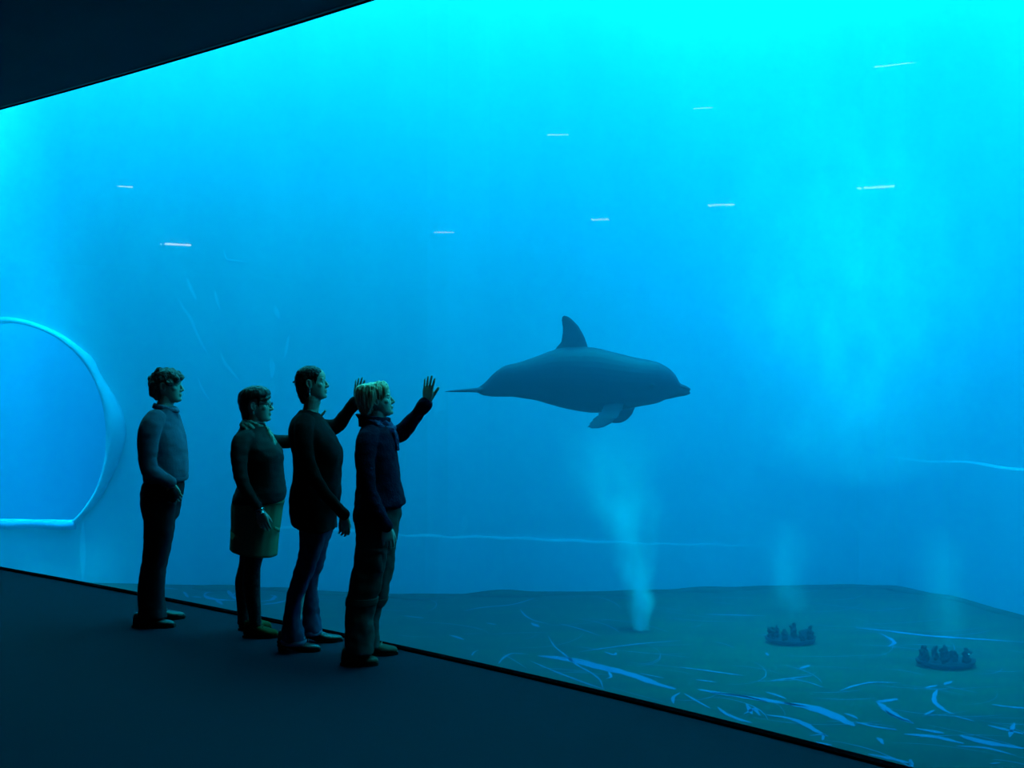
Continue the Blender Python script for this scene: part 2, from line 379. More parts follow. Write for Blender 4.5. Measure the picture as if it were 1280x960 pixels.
# protruding collar round the gate, uneven as the bare patch along it is
bm = bmesh.new()
ang = [(-PI / 2 + half) + (2 * PI - 2 * half) * k / 96 for k in range(97)]
rs = []
for k, t in enumerate(ang):
    wdt = .085 + .17 * math.exp(-((t - .02) / .36) ** 2) + .05 * math.exp(-((t - .68) / .1) ** 2) + .012 * math.sin(9 * t)
    pr = .05 + .10 * math.exp(-((t - .05) / .5) ** 2)
    ri, ro = RR - .02, RR - .02 + wdt
    rs.append([wp(CU + r * math.cos(t), CZ + r * math.sin(t), q) for r, q in ((ri, -.02), (ri, pr), (ri * .6 + ro * .4, pr + .02), (ro, pr * .8), (ro, -.02))])
rings(bm, rs); fix_normals(bm)
tag(from_bm('trim_4', bm, M_rim, None, True), kind='structure')
bm = bmesh.new()
us = np.linspace(hole[72][0] - .1, hole[0][0] + .05, 20)
rings(bm, [[wp(u, ZB + dz + .012 * math.sin(u * 7), q) for dz, q in ((-.10, -.01), (-.10, .07), (-.05, .11), (.03, .09), (.03, -.02))] for u in us]); fix_normals(bm)
tag(from_bm('trim_5', bm, M_low, None, True), kind='structure')
# the pool behind the gate
M_pale = mat('pale_pool_paint', (.05, .48, .55), .75, .2, noise=(1.1, .6, 4, (.03, .36, .45), (1, 1, .3)))
side = [(-17.5, 15.9), (-17.5, 21.5), (-3.6, 20.5), (-3.6, 15.1)]
tag(from_py('wall_side', *slab(side, -.2, 0, TF, WS), M_pale), kind='structure')
tag(from_py('pool_floor_behind', *extrude_poly([(-17.5, 16.3), (-3.6, 15.2), (-3.6, 20.5), (-17.5, 21.5)], TF - .1, TF), M_paint), kind='structure')
# low ledges along the foot of the walls
def ledge(name, pts, tops, d, ends=(0, 0)):
    n = len(pts); v = []
    o = []
    for k in range(n):
        t = min(1, (k + .15) / ends[0] if ends[0] else 1, (n - 1 - k + .15) / ends[1] if ends[1] else 1)
        o.append(offset(pts, -d * t)[k])
    for (a, b), (c, e), z in zip(pts, o, tops):
        v += [(a, b, TF), (c, e, TF), (c, e, z - .03), (c + (a - c) * .3, e + (b - e) * .3, z), (a, b, z)]
    f = []
    for i in range(n - 1):
        for k in range(4):
            q = 5 * i + k; f.append((q, q + 5, q + 6, q + 1))
    return tag(from_py(name, v, f, M_paint), kind='structure')
def resample(pts, m):
    L = [0.]
    for a, b in zip(pts, pts[1:]): L.append(L[-1] + math.hypot(b[0] - a[0], b[1] - a[1]))
    t = np.linspace(0, L[-1], m)
    return list(zip(np.interp(t, L, [p[0] for p in pts]), np.interp(t, L, [p[1] for p in pts])))
lp = resample(WALL[2:11], 50)
ledge('trim_6', lp, [-.56 - .035 * max(0, k - 14) * .28 + .012 * math.sin(k * 1.7) for k in range(50)], .03, (10, 20))
rp = resample(WALL[11:18], 40)
ledge('trim_7', rp, [.50 + .02 * math.sin(k * .9) for k in range(40)], .07, (16, 0))
# wavering sediment at the foot of the back wall
bm = bmesh.new(); rs = []
for k, (x, y) in enumerate(resample(WALL[2:17], 130)):
    h = .012 + .03 * abs(math.sin(k * .37) * math.sin(k * .11 + 1)) + .025 * math.exp(-((k - 40) / 3.) ** 2)
    nx_ = -.75 if x > 5.9 else -.25 if x > 5 else 0; rs.append([(x + nx_ * q, y - q * (.5 if x > 5.9 else 1), TF + z) for q, z in ((.35 + .1 * math.sin(k * .5), -.01), (.2, h * .8), (.1, h), (-.05, -.01))])
rings(bm, rs); fix_normals(bm)
tag(from_bm('trim_8', bm, M_algae, None, True), kind='structure')

# thin paler strips laid on the paint of the back and left walls
M_mark = mat('pale_strip_paint', (.04, .58, .68), .75, .2)
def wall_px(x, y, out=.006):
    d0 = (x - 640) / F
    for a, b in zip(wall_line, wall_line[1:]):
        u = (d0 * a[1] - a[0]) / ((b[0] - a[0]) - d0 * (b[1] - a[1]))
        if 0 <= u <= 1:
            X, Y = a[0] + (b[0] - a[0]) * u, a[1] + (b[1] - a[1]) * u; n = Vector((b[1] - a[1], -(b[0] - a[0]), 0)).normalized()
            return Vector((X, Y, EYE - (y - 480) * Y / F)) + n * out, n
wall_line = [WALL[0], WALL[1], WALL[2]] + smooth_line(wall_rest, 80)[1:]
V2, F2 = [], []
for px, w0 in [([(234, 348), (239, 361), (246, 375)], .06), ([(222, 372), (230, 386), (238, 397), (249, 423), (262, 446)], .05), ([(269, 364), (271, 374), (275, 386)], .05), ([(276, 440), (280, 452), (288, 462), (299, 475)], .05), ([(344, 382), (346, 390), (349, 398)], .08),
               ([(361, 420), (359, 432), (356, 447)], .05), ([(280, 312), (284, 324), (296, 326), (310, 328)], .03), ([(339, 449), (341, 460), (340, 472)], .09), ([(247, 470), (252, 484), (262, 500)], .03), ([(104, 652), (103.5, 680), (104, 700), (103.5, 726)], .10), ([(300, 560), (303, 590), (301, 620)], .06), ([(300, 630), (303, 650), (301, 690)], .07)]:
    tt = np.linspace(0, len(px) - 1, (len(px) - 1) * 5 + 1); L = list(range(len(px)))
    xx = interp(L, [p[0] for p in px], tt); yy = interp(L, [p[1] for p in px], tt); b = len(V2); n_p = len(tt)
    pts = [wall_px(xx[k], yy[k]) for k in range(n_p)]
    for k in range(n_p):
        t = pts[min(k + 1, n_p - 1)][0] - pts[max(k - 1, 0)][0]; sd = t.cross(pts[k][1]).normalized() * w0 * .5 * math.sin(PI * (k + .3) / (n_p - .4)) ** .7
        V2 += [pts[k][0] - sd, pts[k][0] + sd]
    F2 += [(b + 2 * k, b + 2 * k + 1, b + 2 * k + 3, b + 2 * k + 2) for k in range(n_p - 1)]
tag(from_py('pale_wall_strip', V2, F2, M_mark), kind='structure')

# ---------------------------------------------------------------- water
wm = bpy.data.materials.new('sea_water'); wm.use_nodes = True; nt = wm.node_tree; nt.nodes.clear()
o_ = nt.nodes.new('ShaderNodeOutputMaterial')
a_ = nt.nodes.new('ShaderNodeVolumeAbsorption'); s_ = nt.nodes.new('ShaderNodeVolumeScatter'); d2 = nt.nodes.new('ShaderNodeAddShader')
a_.inputs['Color'].default_value = (0, 1 - ABS[1] / ABS[0], 1 - ABS[2] / ABS[0], 1); a_.inputs['Density'].default_value = ABS[0]
s_.inputs['Density'].default_value = SCAT; s_.inputs['Anisotropy'].default_value = .3; s_.inputs['Color'].default_value = (.33, .66, 1, 1)
nt.links.new(a_.outputs[0], d2.inputs[0]); nt.links.new(s_.outputs[0], d2.inputs[1]); nt.links.new(d2.outputs[0], o_.inputs['Volume'])
wpoly = offset(GLASS, .060) + [(9, 1.5), (9, 17), (-3.3, 22), (-18, 22.5), (-18, 15.4)]
tag(from_py('water', *extrude_poly(wpoly, TF - .2, WS - .02), wm), kind='structure')
# daylight above the pool
def area(name, loc, sx, sy, power, col=(1, 1, 1), rot=(0, 0, 0), spread=PI):
    l = bpy.data.lights.new(name, 'AREA'); l.shape = 'RECTANGLE'; l.size = sx; l.size_y = sy; l.energy = power; l.color = col; l.spread = spread
    ob = bpy.data.objects.new(name, l); COL.objects.link(ob); ob.location = loc; ob.rotation_euler = rot; return ob
for L_ in LIGHTS: area(*L_)
# ---------------------------------------------------------------- dolphin
DY = 10.0; DS = F / DY
def dp(x, y, out=0.): return Vector(((x - 710) / DS, out, -(y - 480) / DS))
top = [(596, 485.5), (605, 479), (619.7, 464.5), (633, 456.5), (646, 453.5), (672.8, 444.5), (688.7, 438.5), (705, 435), (736.5, 434), (765.8, 439.8), (795, 447), (819, 451.7), (834.8, 459.5), (840, 464), (845, 470), (848, 476), (850.5, 479.8), (856, 482.5), (859, 485), (860.5, 488)]
bot = [(596, 490.5), (605, 494.5), (619.7, 496), (638, 496), (657, 498.5), (667.5, 500), (688.7, 506), (712.6, 512), (741.9, 516), (770, 514.5), (797.6, 508.5), (821.5, 504), (832, 499.5), (845.4, 496), (856, 494.3), (859, 492.5), (860.5, 490)]
wid = [(596, 3.0), (605, 4.5), (620, 8), (640, 14), (672, 23), (712, 31), (745, 33), (775, 32), (800, 28), (820, 23), (835, 17.5), (845, 11.5), (851, 8.5), (857, 6), (860.5, 3)]
bm = bmesh.new(); xs = np.linspace(596, 860.5, 110); rs = []
zt = interp(*zip(*top), xs); zb = interp(*zip(*bot), xs); ww = interp(*zip(*wid), xs)
for k, x in enumerate(xs):
    c, h = (zt[k] + zb[k]) / 2, (zb[k] - zt[k]) / 2
    rs.append([dp(x, c - h * math.sin(a), ww[k] / DS * sgn(math.cos(a), .92)) for a in [2 * PI * i / 32 for i in range(32)]])
rings(bm, rs)
UY = (0, 1, 0)
blade(bm, [(dp(*a), dp(*b), t / DS, UY) for a, b, t in [((742, 447), (684, 450), 6), ((735, 434), (694, 436), 5), ((731.5, 423), (701.5, 427), 4), ((727.5, 415), (703, 416), 3.2), ((723, 407.5), (703, 408), 2.5), ((716, 400), (701.8, 400.5), 1.8), ((711, 396), (702.3, 396.3), 1.2), ((706, 394.3), (704, 394.5), .5)]])
for sd in (1, -1):                   # flukes, level and seen edge on
    blade(bm, [(dp(a, z, sd * o / DS), dp(b, z2, sd * o / DS), t / DS, (0, 0, 1)) for a, b, z, z2, o, t in [(606, 590, 487, 488.5, 0, 3.2), (603, 579, 486.8, 489, 7, 2.6), (594, 569, 487, 489.5, 16, 1.9), (582, 561, 487.8, 489.5, 26, 1.4), (569, 557.5, 488.4, 489.3, 34, .9), (560.5, 557, 489, 489.2, 38, .4)]])
# flippers: the near one trails, the far one hangs a little further forward
blade(bm, [(dp(*a, -o / DS), dp(*b, -o / DS), t / DS, (.2, 1, .5)) for a, b, o, t in [((786, 488), (764, 486), 12, 5), ((780, 500), (756, 498), 17, 5), ((775, 511), (750, 510), 27, 4.2), ((769, 520), (742, 518), 37, 3.4), ((760, 527.5), (735.5, 524), 42, 2.6), ((750, 532.4), (731, 529), 46, 1.8), ((740, 533.8), (730, 531.5), 48, 1.2), ((734, 533.4), (730.8, 532.6), 49, .5)]])
blade(bm, [(dp(*a, o / DS), dp(*b, o / DS), t / DS, (.2, 1, -.5)) for a, b, o, t in [((802, 490), (782, 492), 10, 5), ((799, 500), (778, 503), 18, 5), ((797.5, 510), (776, 514), 27, 4), ((794.5, 519), (770.5, 520.5), 33, 3.2), ((789, 526), (766, 525), 38, 2.4), ((782, 530), (765, 528), 41, 1.7), ((774, 531.2), (766, 529.6), 43, .8)]])
M_dol = mat('dolphin_skin', (.012, .020, .050), .55, .2, noise=(3, .6, 3, (.009, .016, .042)))
# eyelid and blowhole swellings
for sd in (1, -1): ball(bm, dp(811, 481.5, sd * 24.6 / DS), (4 / DS, 1.6 / DS, 2.6 / DS))
# lower jaw stands a little proud so that the line of the mouth shows
tube(bm, [dp(835, 492), dp(848, 491.6), dp(856, 491.9), dp(861.4, 491.2)], [(10 / DS, 7 / DS), (8.6 / DS, 4.4 / DS), (7.2 / DS, 3.0 / DS), (4.2 / DS, 1.7 / DS)], n=20, flat=(0, 1, 0))
tube(bm, [dp(840, 482), dp(850, 483.2), dp(856, 484.6), dp(861.8, 486.6)], [(9 / DS, 5 / DS), (8.6 / DS, 3.8 / DS), (7.2 / DS, 2.8 / DS), (4.0 / DS, 1.6 / DS)], n=20, flat=(0, 1, 0))
dol = fuse('dolphin', bm, .0075, M_dol, None, 3)
dol.location = ((710 - 640) / DS, DY, EYE)
tag(dol, 'grey bottlenose dolphin swimming to the right behind the window glass', 'dolphin')
bm = bmesh.new(); ball(bm, dp(811, 481.3, -25.6 / DS), 1.5 / DS, seg=12); from_bm('eye', bm, mat('dolphin_eye', (.004, .004, .006), .15, .6), dol, True)
bm = bmesh.new(); ball(bm, dp(811, 481.3, 25.6 / DS), 1.5 / DS, seg=12); from_bm('eye', bm, bpy.data.materials['dolphin_eye'], dol, True)
# ---------------------------------------------------------------- bubbling trays on the pool floor
M_tray = mat('dark_tray', (.006, .009, .014), .7, .2, bump=(30, .2))
M_stone = mat('dark_weedy_stone', (.007, .013, .012), .9, .1, noise=(18, .8, 4, (.012, .024, .014)), bump=(25, .8))
def bubble_plume(name, path, label, dens, seed, soft=1.0):
    """rising veil of fine bubbles: a soft-edged scattering column along path [(point, radius)]"""
    bm = bmesh.new(); tube(bm, [p for p, r_ in path], [r_ for p, r_ in path], n=20, sub=5)
    fix_normals(bm)
    o = from_bm(name, bm, None, None, True)
    # density falls off from the column's axis; the axis is re-read from the path in world space
    m = bpy.data.materials.new(name); m.use_nodes = True; nt = m.node_tree; nt.nodes.clear()
    N = nt.nodes.new; K = nt.links.new
    out = N('ShaderNodeOutputMaterial'); sc_ = N('ShaderNodeVolumeScatter'); sc_.inputs['Color'].default_value = (.75, 1, .85, 1)
    ge = N('ShaderNodeNewGeometry'); sp = N('ShaderNodeSeparateXYZ'); K(ge.outputs['Position'], sp.inputs[0])
    def curve(vals):
        c = N('ShaderNodeFloatCurve'); z0, z1 = path[0][0][2], path[-1][0][2]; lo, hi = min(vals), max(vals); hi = max(hi, lo + 1e-4)
        mp = c.mapping; cv = mp.curves[0]
        pts = [((p[2] - z0) / (z1 - z0), (v - lo) / (hi - lo)) for (p, _), v in zip(path, vals)]
        cv.points[0].location = pts[0]; cv.points[1].location = pts[-1]
        for q in pts[1:-1]: cv.points.new(*q)
        mp.update()
        mr = N('ShaderNodeMapRange'); mr.inputs[1].default_value = z0; mr.inputs[2].default_value = z1; K(sp.outputs['Z'], mr.inputs[0]); K(mr.outputs[0], c.inputs['Value'])
        m2 = N('ShaderNodeMapRange'); m2.inputs[3].default_value = lo; m2.inputs[4].default_value = hi; K(c.outputs[0], m2.inputs[0]); return m2.outputs[0]
    def math_(op, a, b=None):
        q = N('ShaderNodeMath'); q.operation = op
        for i, v in enumerate((a, b)):
            if v is None: continue
            if isinstance(v, (int, float)): q.inputs[i].default_value = v
            else: K(v, q.inputs[i])
        return q.outputs[0]
    ax, ay, ar = curve([p[0] for p, _ in path]), curve([p[1] for p, _ in path]), curve([r_ for _, r_ in path])
    fade = curve(dens)
    nz = N('ShaderNodeTexNoise'); nz.inputs['Scale'].default_value = 3.2; nz.inputs['Detail'].default_value = 3
    mpg = N('ShaderNodeMapping'); mpg.inputs['Scale'].default_value = (1, 1, .45); mpg.inputs['Location'].default_value = (seed, seed, 0)
    K(ge.outputs['Position'], mpg.inputs[0]); K(mpg.outputs[0], nz.inputs['Vector'])
    n2 = N('ShaderNodeSeparateXYZ'); K(nz.outputs['Color'], n2.inputs[0])
    dx = math_('SUBTRACT', sp.outputs['X'], ax); dy = math_('SUBTRACT', sp.outputs['Y'], ay)
    wob = math_('MULTIPLY', math_('SUBTRACT', n2.outputs['X'], .5), math_('MULTIPLY', ar, 1.1 * soft))
    dx = math_('ADD', dx, wob)
    d = math_('SQRT', math_('ADD', math_('MULTIPLY', dx, dx), math_('MULTIPLY', dy, dy)))
    t = math_('SUBTRACT', 1.0, math_('DIVIDE', d, ar)); t = math_('MAXIMUM', t, 0.)
    t = math_('MULTIPLY', t, t)
    nn = math_('MAXIMUM', math_('MULTIPLY', math_('SUBTRACT', n2.outputs['Y'], .28), 2.6), .15)
    K(math_('MULTIPLY', math_('MULTIPLY', t, nn), fade), sc_.inputs['Density'])
    K(sc_.outputs[0], out.inputs['Volume']); o.data.materials.append(m)
    return tag(o, label, 'bubbles', 'bubble plumes in the pool', 'stuff')
def at(x, y, Y): return Vector(((x - 640) * Y / F, Y, EYE - (y - 480) * Y / F))
fp = lambda x, y: floor_px(x, y)
y1 = fp(801, 788).y
bubble_plume('bubble_plume', [(at(801, 789, y1), .13), (at(800, 772, y1), .16), (at(801, 755, y1), .22), (at(796, 735, y1), .24), (at(792, 712, y1), .30), (at(790, 690, y1), .34), (at(784, 665, y1), .44), (at(775, 635, y1), .62), (at(765, 600, y1), .80), (at(760, 560, y1), .95), (at(758, 515, y1 + .05), 1.0)],
             'thick wavering white bubble plume rising from the bare pool floor', [55, 45, 32, 22, 15, 10, 5.6, 2.8, 1.4, .6, 0.], 3.1)
y2 = fp(989, 800).y
bubble_plume('bubble_plume', [((at(989, 803, y2).x, y2, TF + .33), .08), ((at(989, 803, y2).x, y2, TF + .42), .24), (at(988, 748, y2), .30), (at(986, 720, y2), .36), (at(984, 690, y2), .46), (at(982, 660, y2), .42), (at(981, 645, y2), .12)],
             'faint bubble plume rising from the left of two dark stone trays', [2.4, 2.8, 2.2, 1.5, 1.0, .5, 0.], 9.7, .6)
y3 = fp(1182, 829).y
bubble_plume('bubble_plume', [((at(1184, 803, y3).x, y3, TF + .26), .08), ((at(1184, 803, y3).x, y3, TF + .35), .24), (at(1184, 770, y3), .30), (at(1182, 740, y3), .36), (at(1179, 700, y3), .46), (at(1177, 670, y3), .42), (at(1176, 655, y3), .12)],
             'faint bubble plume rising from the right dark stone tray', [2.0, 2.2, 1.8, 1.2, .8, .4, 0.], 17.3, .6)
yv = 11.6
bubble_plume('bubble_veil', [(at(1070, 612, yv), .2), (at(1070, 575, yv), 1.5), (at(1075, 470, yv), 2.0), (at(1070, 380, yv), 2.5), (at(1075, 280, yv), 2.6), (at(1075, 180, yv), 2.6), (at(1075, 60, yv), 2.5)],
             'broad bright veil of fine bubbles drifting in the right half of the pool', [0., VEIL * .9, VEIL * 1.2, VEIL, VEIL * .7, VEIL * .3, .0], 23.1, .7)
def tray(x0, x1, y, label):
    a, b = fp(x0, y), fp(x1, y); c = (a + b) / 2; rx = (b - a).length / 2
    root = empty('stone_tray', c); tag(root, label, 'tray', 'stone trays on the pool floor')
    bm = bmesh.new(); rs = []
    for q, z in ((.0001, .0), (.80, .0), (.97, .012), (1.04, .055), (1.0, .060), (.93, .022), (.78, .014), (.0001, .014)):
        rs.append([Vector((rx * q * math.cos(t), .56 * rx * q * math.sin(t) * (1 + .05 * math.sin(3 * t)), z + .022 * q ** 4 * math.cos(t) ** 4)) for t in [2 * PI * k / 40 for k in range(40)]])
    rings(bm, rs, cap=False); bmesh.ops.remove_doubles(bm, verts=bm.verts, dist=1e-4); fix_normals(bm)
    from_bm('pan', bm, M_tray, root, True)
    return c, rx
def stone(x, y, Y, h, w_, seed, label, grp, z0):
    bm = bmesh.new(); rr = random.Random(seed)
    tube(bm, [(0, 0, .0), (.004, 0, h * .35), (-.004, 0, h * .62), (.002, 0, h * .9)], [w_ * .50, w_ * .46, w_ * .40, w_ * .26], n=12)
    for k in range(4): ball(bm, (rr.uniform(-.3, .3) * w_, rr.uniform(-.3, .3) * w_, h * rr.uniform(.2, .85)), w_ * rr.uniform(.22, .34), seg=10)
    o = fuse('stone', bm, .007, M_stone, None, 1, [(.022, 30)], seed=seed)
    lo = min(v.co.z for v in o.data.vertices); o.location = ((x - 640) * Y / F, Y, z0 - lo)
    tag(o, label, 'stone', grp)
c, rx = tray(957, 1019, 803.5, 'dark oval tray of stones under the middle bubble plume')
for i, (x, h, w_, dy, nm) in enumerate([(964, .095, .095, 0, 'leftmost low dark stone on the tray under the middle bubble plume'), (970.5, .125, .065, .10, 'slim dark stone second from left on the tray under the middle bubble plume'), (980.5, .095, .080, -.07, 'squat dark stone third from left on the tray under the middle plume'),
                                          (992, .145, .080, .07, 'tallest dark stone, central on the tray under the middle bubble plume'), (1003.5, .075, .095, -.04, 'low wide dark stone second from right on the tray under the middle plume'), (1012, .115, .085, .02, 'rightmost dark stone on the tray under the middle bubble plume')]):
    stone(x, 0, c.y + dy, h, w_, i + 1, nm, 'stones on the tray under the middle plume', TF + .030)
c, rx = tray(1146, 1218, 832.5, 'larger dark oval tray of stones under the rightmost bubble plume')
M_speck = mat('pale_speck', (.75, .8, .75), .5, .4)  # small pale speck set on the rightmost stone
for i, (x, h, w_, dy, nm) in enumerate([(1155, .135, .105, 0, 'bulky leftmost dark stone on the tray under the rightmost bubble plume'), (1169, .120, .070, .10, 'slim dark stone second from left on the tray under the rightmost plume'),
                                          (1180.5, .135, .105, -.04, 'broad central dark stone on the tray under the rightmost bubble plume'), (1192, .060, .100, .03, 'lowest dark stone, second from right on the tray under the rightmost plume'), (1207.5, .120, .085, 0, 'rightmost dark stone with a pale speck under the rightmost bubble plume')]):
    stone(x, 0, c.y + dy, h, w_, i + 11, nm, 'stones on the tray under the rightmost plume', TF + .030)
    if i == 4:
        o = [q for q in COL.objects if q.get('label', '') == nm][0]
        bm = bmesh.new(); ball(bm, (.012, -.045, .075), (.012, .008, .010), seg=10); from_bm('pale_speck', bm, M_speck, o, True)
# ---------------------------------------------------------------- people
# A figure is laid out in its own frame: x the way it faces, y towards the window, z up, origin on the carpet.
class Fig:
    def __init__(s, cx, scale):      # cx: the figure's middle in the photograph, scale: pixels per metre where it stands
        s.cx, s.s = cx, scale; s.gy = 480 + EYE * scale; s.Y = F / scale; s.X = (cx - 640) / scale
    def p(s, x, y, out=0.):          # traced profile point -> figure frame (out = towards the window)
        k = (s.Y + out) / s.Y
        return Vector(((x - 640) / s.s * k - s.X, out, EYE - (y - 480) / s.s * k))
    def glass(s, x, y, gap):         # point on the room side of the acrylic that shows at pixel (x, y)
        d0 = (x - 640) / F
        for a, b in zip(FR, FR[1:]):
            u = (d0 * a[1] - a[0]) / ((b[0] - a[0]) - d0 * (b[1] - a[1]))
            if 0 <= u <= 1:
                n = Vector((b[1] - a[1], -(b[0] - a[0]), 0)).normalized(); Y = a[1] + (b[1] - a[1]) * u
                q = Vector((a[0] + (b[0] - a[0]) * u, Y, EYE - (y - 480) * Y / F)) + n * gap
                return q - Vector((s.X, s.Y, 0)), n
    def root(s, label):
        o = empty('person', (s.X, s.Y, 0)); return tag(o, label, 'person', 'visitors at the window')
    def sl(s, rows):                 # rows of (y, x_back, x_front, half_width[, y_centre])
        return [(s.p(0, r[0]).z, s.p(r[1], 0).x, s.p(r[2], 0).x, r[3]) + tuple(r[4:]) for r in rows]

def head(bm, c, k=1., pitch=0., yaw=0., jaw=1.):
    """skull, face and ears; c: the point between the ears at chin level"""
    h = bmesh.new()
    loft(h, [(-.004, .012, .070, .026), (.004, -.006, .088, .036), (.016, -.02, .0945, .044), (.032, -.032, .0935, .050), (.048, -.05, .0935, .055), (.066, -.070, .0945, .061), (.09, -.086, .0930, .067), (.112, -.094, .0890, .070),
             (.122, -.097, .0885, .071), (.138, -.100, .0945, .072), (.158, -.101, .0945, .0735), (.178, -.098, .0885, .072), (.197, -.088, .074, .064), (.211, -.068, .050, .050), (.220, -.042, .022, .030), (.223, -.02, 0, .010)], n=40, p=2.15)
    tube(h, [(.086, 0, .132), (.096, 0, .112), (.107, 0, .094), (.1115, 0, .086), (.098, 0, .078)], [(.006, .006), (.008, .008), (.010, .009), (.0105, .0085), (.010, .006)], n=14, flat=(0, 1, 0))
    for sd in (1, -1):
        ball(h, (.0985, sd * .0125, .083), (.009, .007, .0065), seg=12)                    # wings of the nose
        ball(h, (.0790, sd * .034, .1375), (.010, .020, .006), seg=12)                     # brow
        ball(h, (.0560, sd * .0415, .096), (.024, .0195, .021), seg=14)                      # cheekbone
        ball(h, (.0725, sd * .031, .1175), (.0105, .0135, .0100), seg=14)                  # eyeball under the lid
        R = Matrix.Rotation(-.25, 3, 'Y') @ Matrix.Rotation(sd * .28, 3, 'Z')
        ball(h, (-.006, sd * .0745, .105), (.018, .0075, .031), R, 16)                     # ear
        tube(h, [(.008, sd * .076, .115), (-.001, sd * .083, .133), (-.017, sd * .086, .130), (-.021, sd * .085, .108), (-.009, sd * .079, .083), (.001, sd * .075, .078)], [.004, .0045, .0048, .0045, .0055, .005], n=8, sub=3)
    ball(h, (.0955, 0, .0560), (.0075, .022, .0052), seg=14); ball(h, (.0940, 0, .0455), (.0078, .019, .0058), seg=14)   # lips
    ball(h, (.083, 0, .018), (.0165, .020, .016), seg=14)                                  # chin
    M = Matrix.Translation(c) @ Matrix.Rotation(yaw, 4, 'Z') @ Matrix.Rotation(-pitch, 4, 'Y') @ Matrix.Scale(k, 4)
    bmesh.ops.transform(h, matrix=M, verts=h.verts)
    me = bpy.data.meshes.new('t'); h.to_mesh(me); h.free(); bm.from_mesh(me); bpy.data.meshes.remove(me)
    return M
def hand(bm, wrist, d, nrm, side, k=1., curl=(.15, .3, .25), spread=.12, thumb=(.75, .25), fore=None, rad=1.):
    """d: wrist to knuckles, nrm: out of the back of the hand, side: +1/-1 which way the thumb leaves"""
    d = Vector(d).normalized(); nrm = Vector(nrm); nrm = (nrm - d * nrm.dot(d)).normalized(); t = d.cross(nrm) * side
    W = Vector(wrist)
    def P(a, b, c): return W + (d * a + t * b + nrm * c) * k
    # palm: flattened block from wrist to knuckles
    out = []
    for a, hw, th, b0 in ((-.012, .024, .018, 0), (.01, .027, .0175, 0), (.03, .035, .016, .002), (.055, .040, .0145, .001), (.075, .041, .0130, 0), (.088, .038, .010, 0), (.094, .030, .006, 0)):
        out.append([P(a, b0 + hw * sgn(math.cos(q), .75), th * sgn(math.sin(q), .8)) for q in [2 * PI * i / 20 for i in range(20)]])
    rings(bm, out)
    ball(bm, P(.032, .022, -.008), (.024 * k, .017 * k, .015 * k), Matrix((d, t, nrm)).transposed(), 14)
    if fore: tube(bm, [P(-.01, 0, 0), P(-.03, 0, 0) if fore is True else Vector(fore)], [(.024 * k, .017 * k), (.027 * k, .022 * k)], n=14, flat=t)
    for j, (b, L, r) in enumerate(((.0295, .072, .0086), (.0100, .080, .0088), (-.0100, .075, .0083), (-.0285, .060, .0074))):
        a0 = .084 - .004 * abs(j - 1); ang = spread * (1.2 - j * .8)
        dirv = (d * math.cos(ang) + t * math.sin(ang)).normalized(); ax = dirv.cross(nrm).normalized()
        pt = P(a0, b, .001); pts = [P(a0 - .02, b * .92, .001), pt]; q = 0.; rr = [r * k * 1.04, r * k * 1.06]
        for f, cu in zip((.44, .31, .25), curl):
            q += cu * (1 + .10 * (j - 1)); v = dirv * math.cos(q) - nrm * math.sin(q)
            pt = pt + v * L * f * k; pts.append(pt); rr.append(r * k * rad * (.98 if f > .4 else .90 if f > .3 else .74))
        tube(bm, pts, rr, n=12, sub=3)
    a1, a2 = thumb
    v0 = (d * math.cos(a1) + t * math.sin(a1) - nrm * .25).normalized()
    v1 = (d * math.cos(a1 - a2) + t * math.sin(a1 - a2) - nrm * .25).normalized()
    v2 = (d * math.cos(a1 - 1.6 * a2) + t * math.sin(a1 - 1.6 * a2) - nrm * .28).normalized()
    b0 = P(.014, .020, -.004); b1 = b0 + v0 * .040 * k; b2 = b1 + v1 * .032 * k; b3 = b2 + v2 * .024 * k
    tube(bm, [b0, b1, b2, b3], [.0135 * k, .0112 * k, .0100 * k, .0082 * k], n=12, sub=3)
def eyes(M, root, m_white):
    for sd in (1, -1):
        bm = bmesh.new(); ball(bm, M @ Vector((.0782, sd * .031, .1175)), (.0058, .0085, .0048), seg=12)
        from_bm('eye', bm, m_white, root, True)
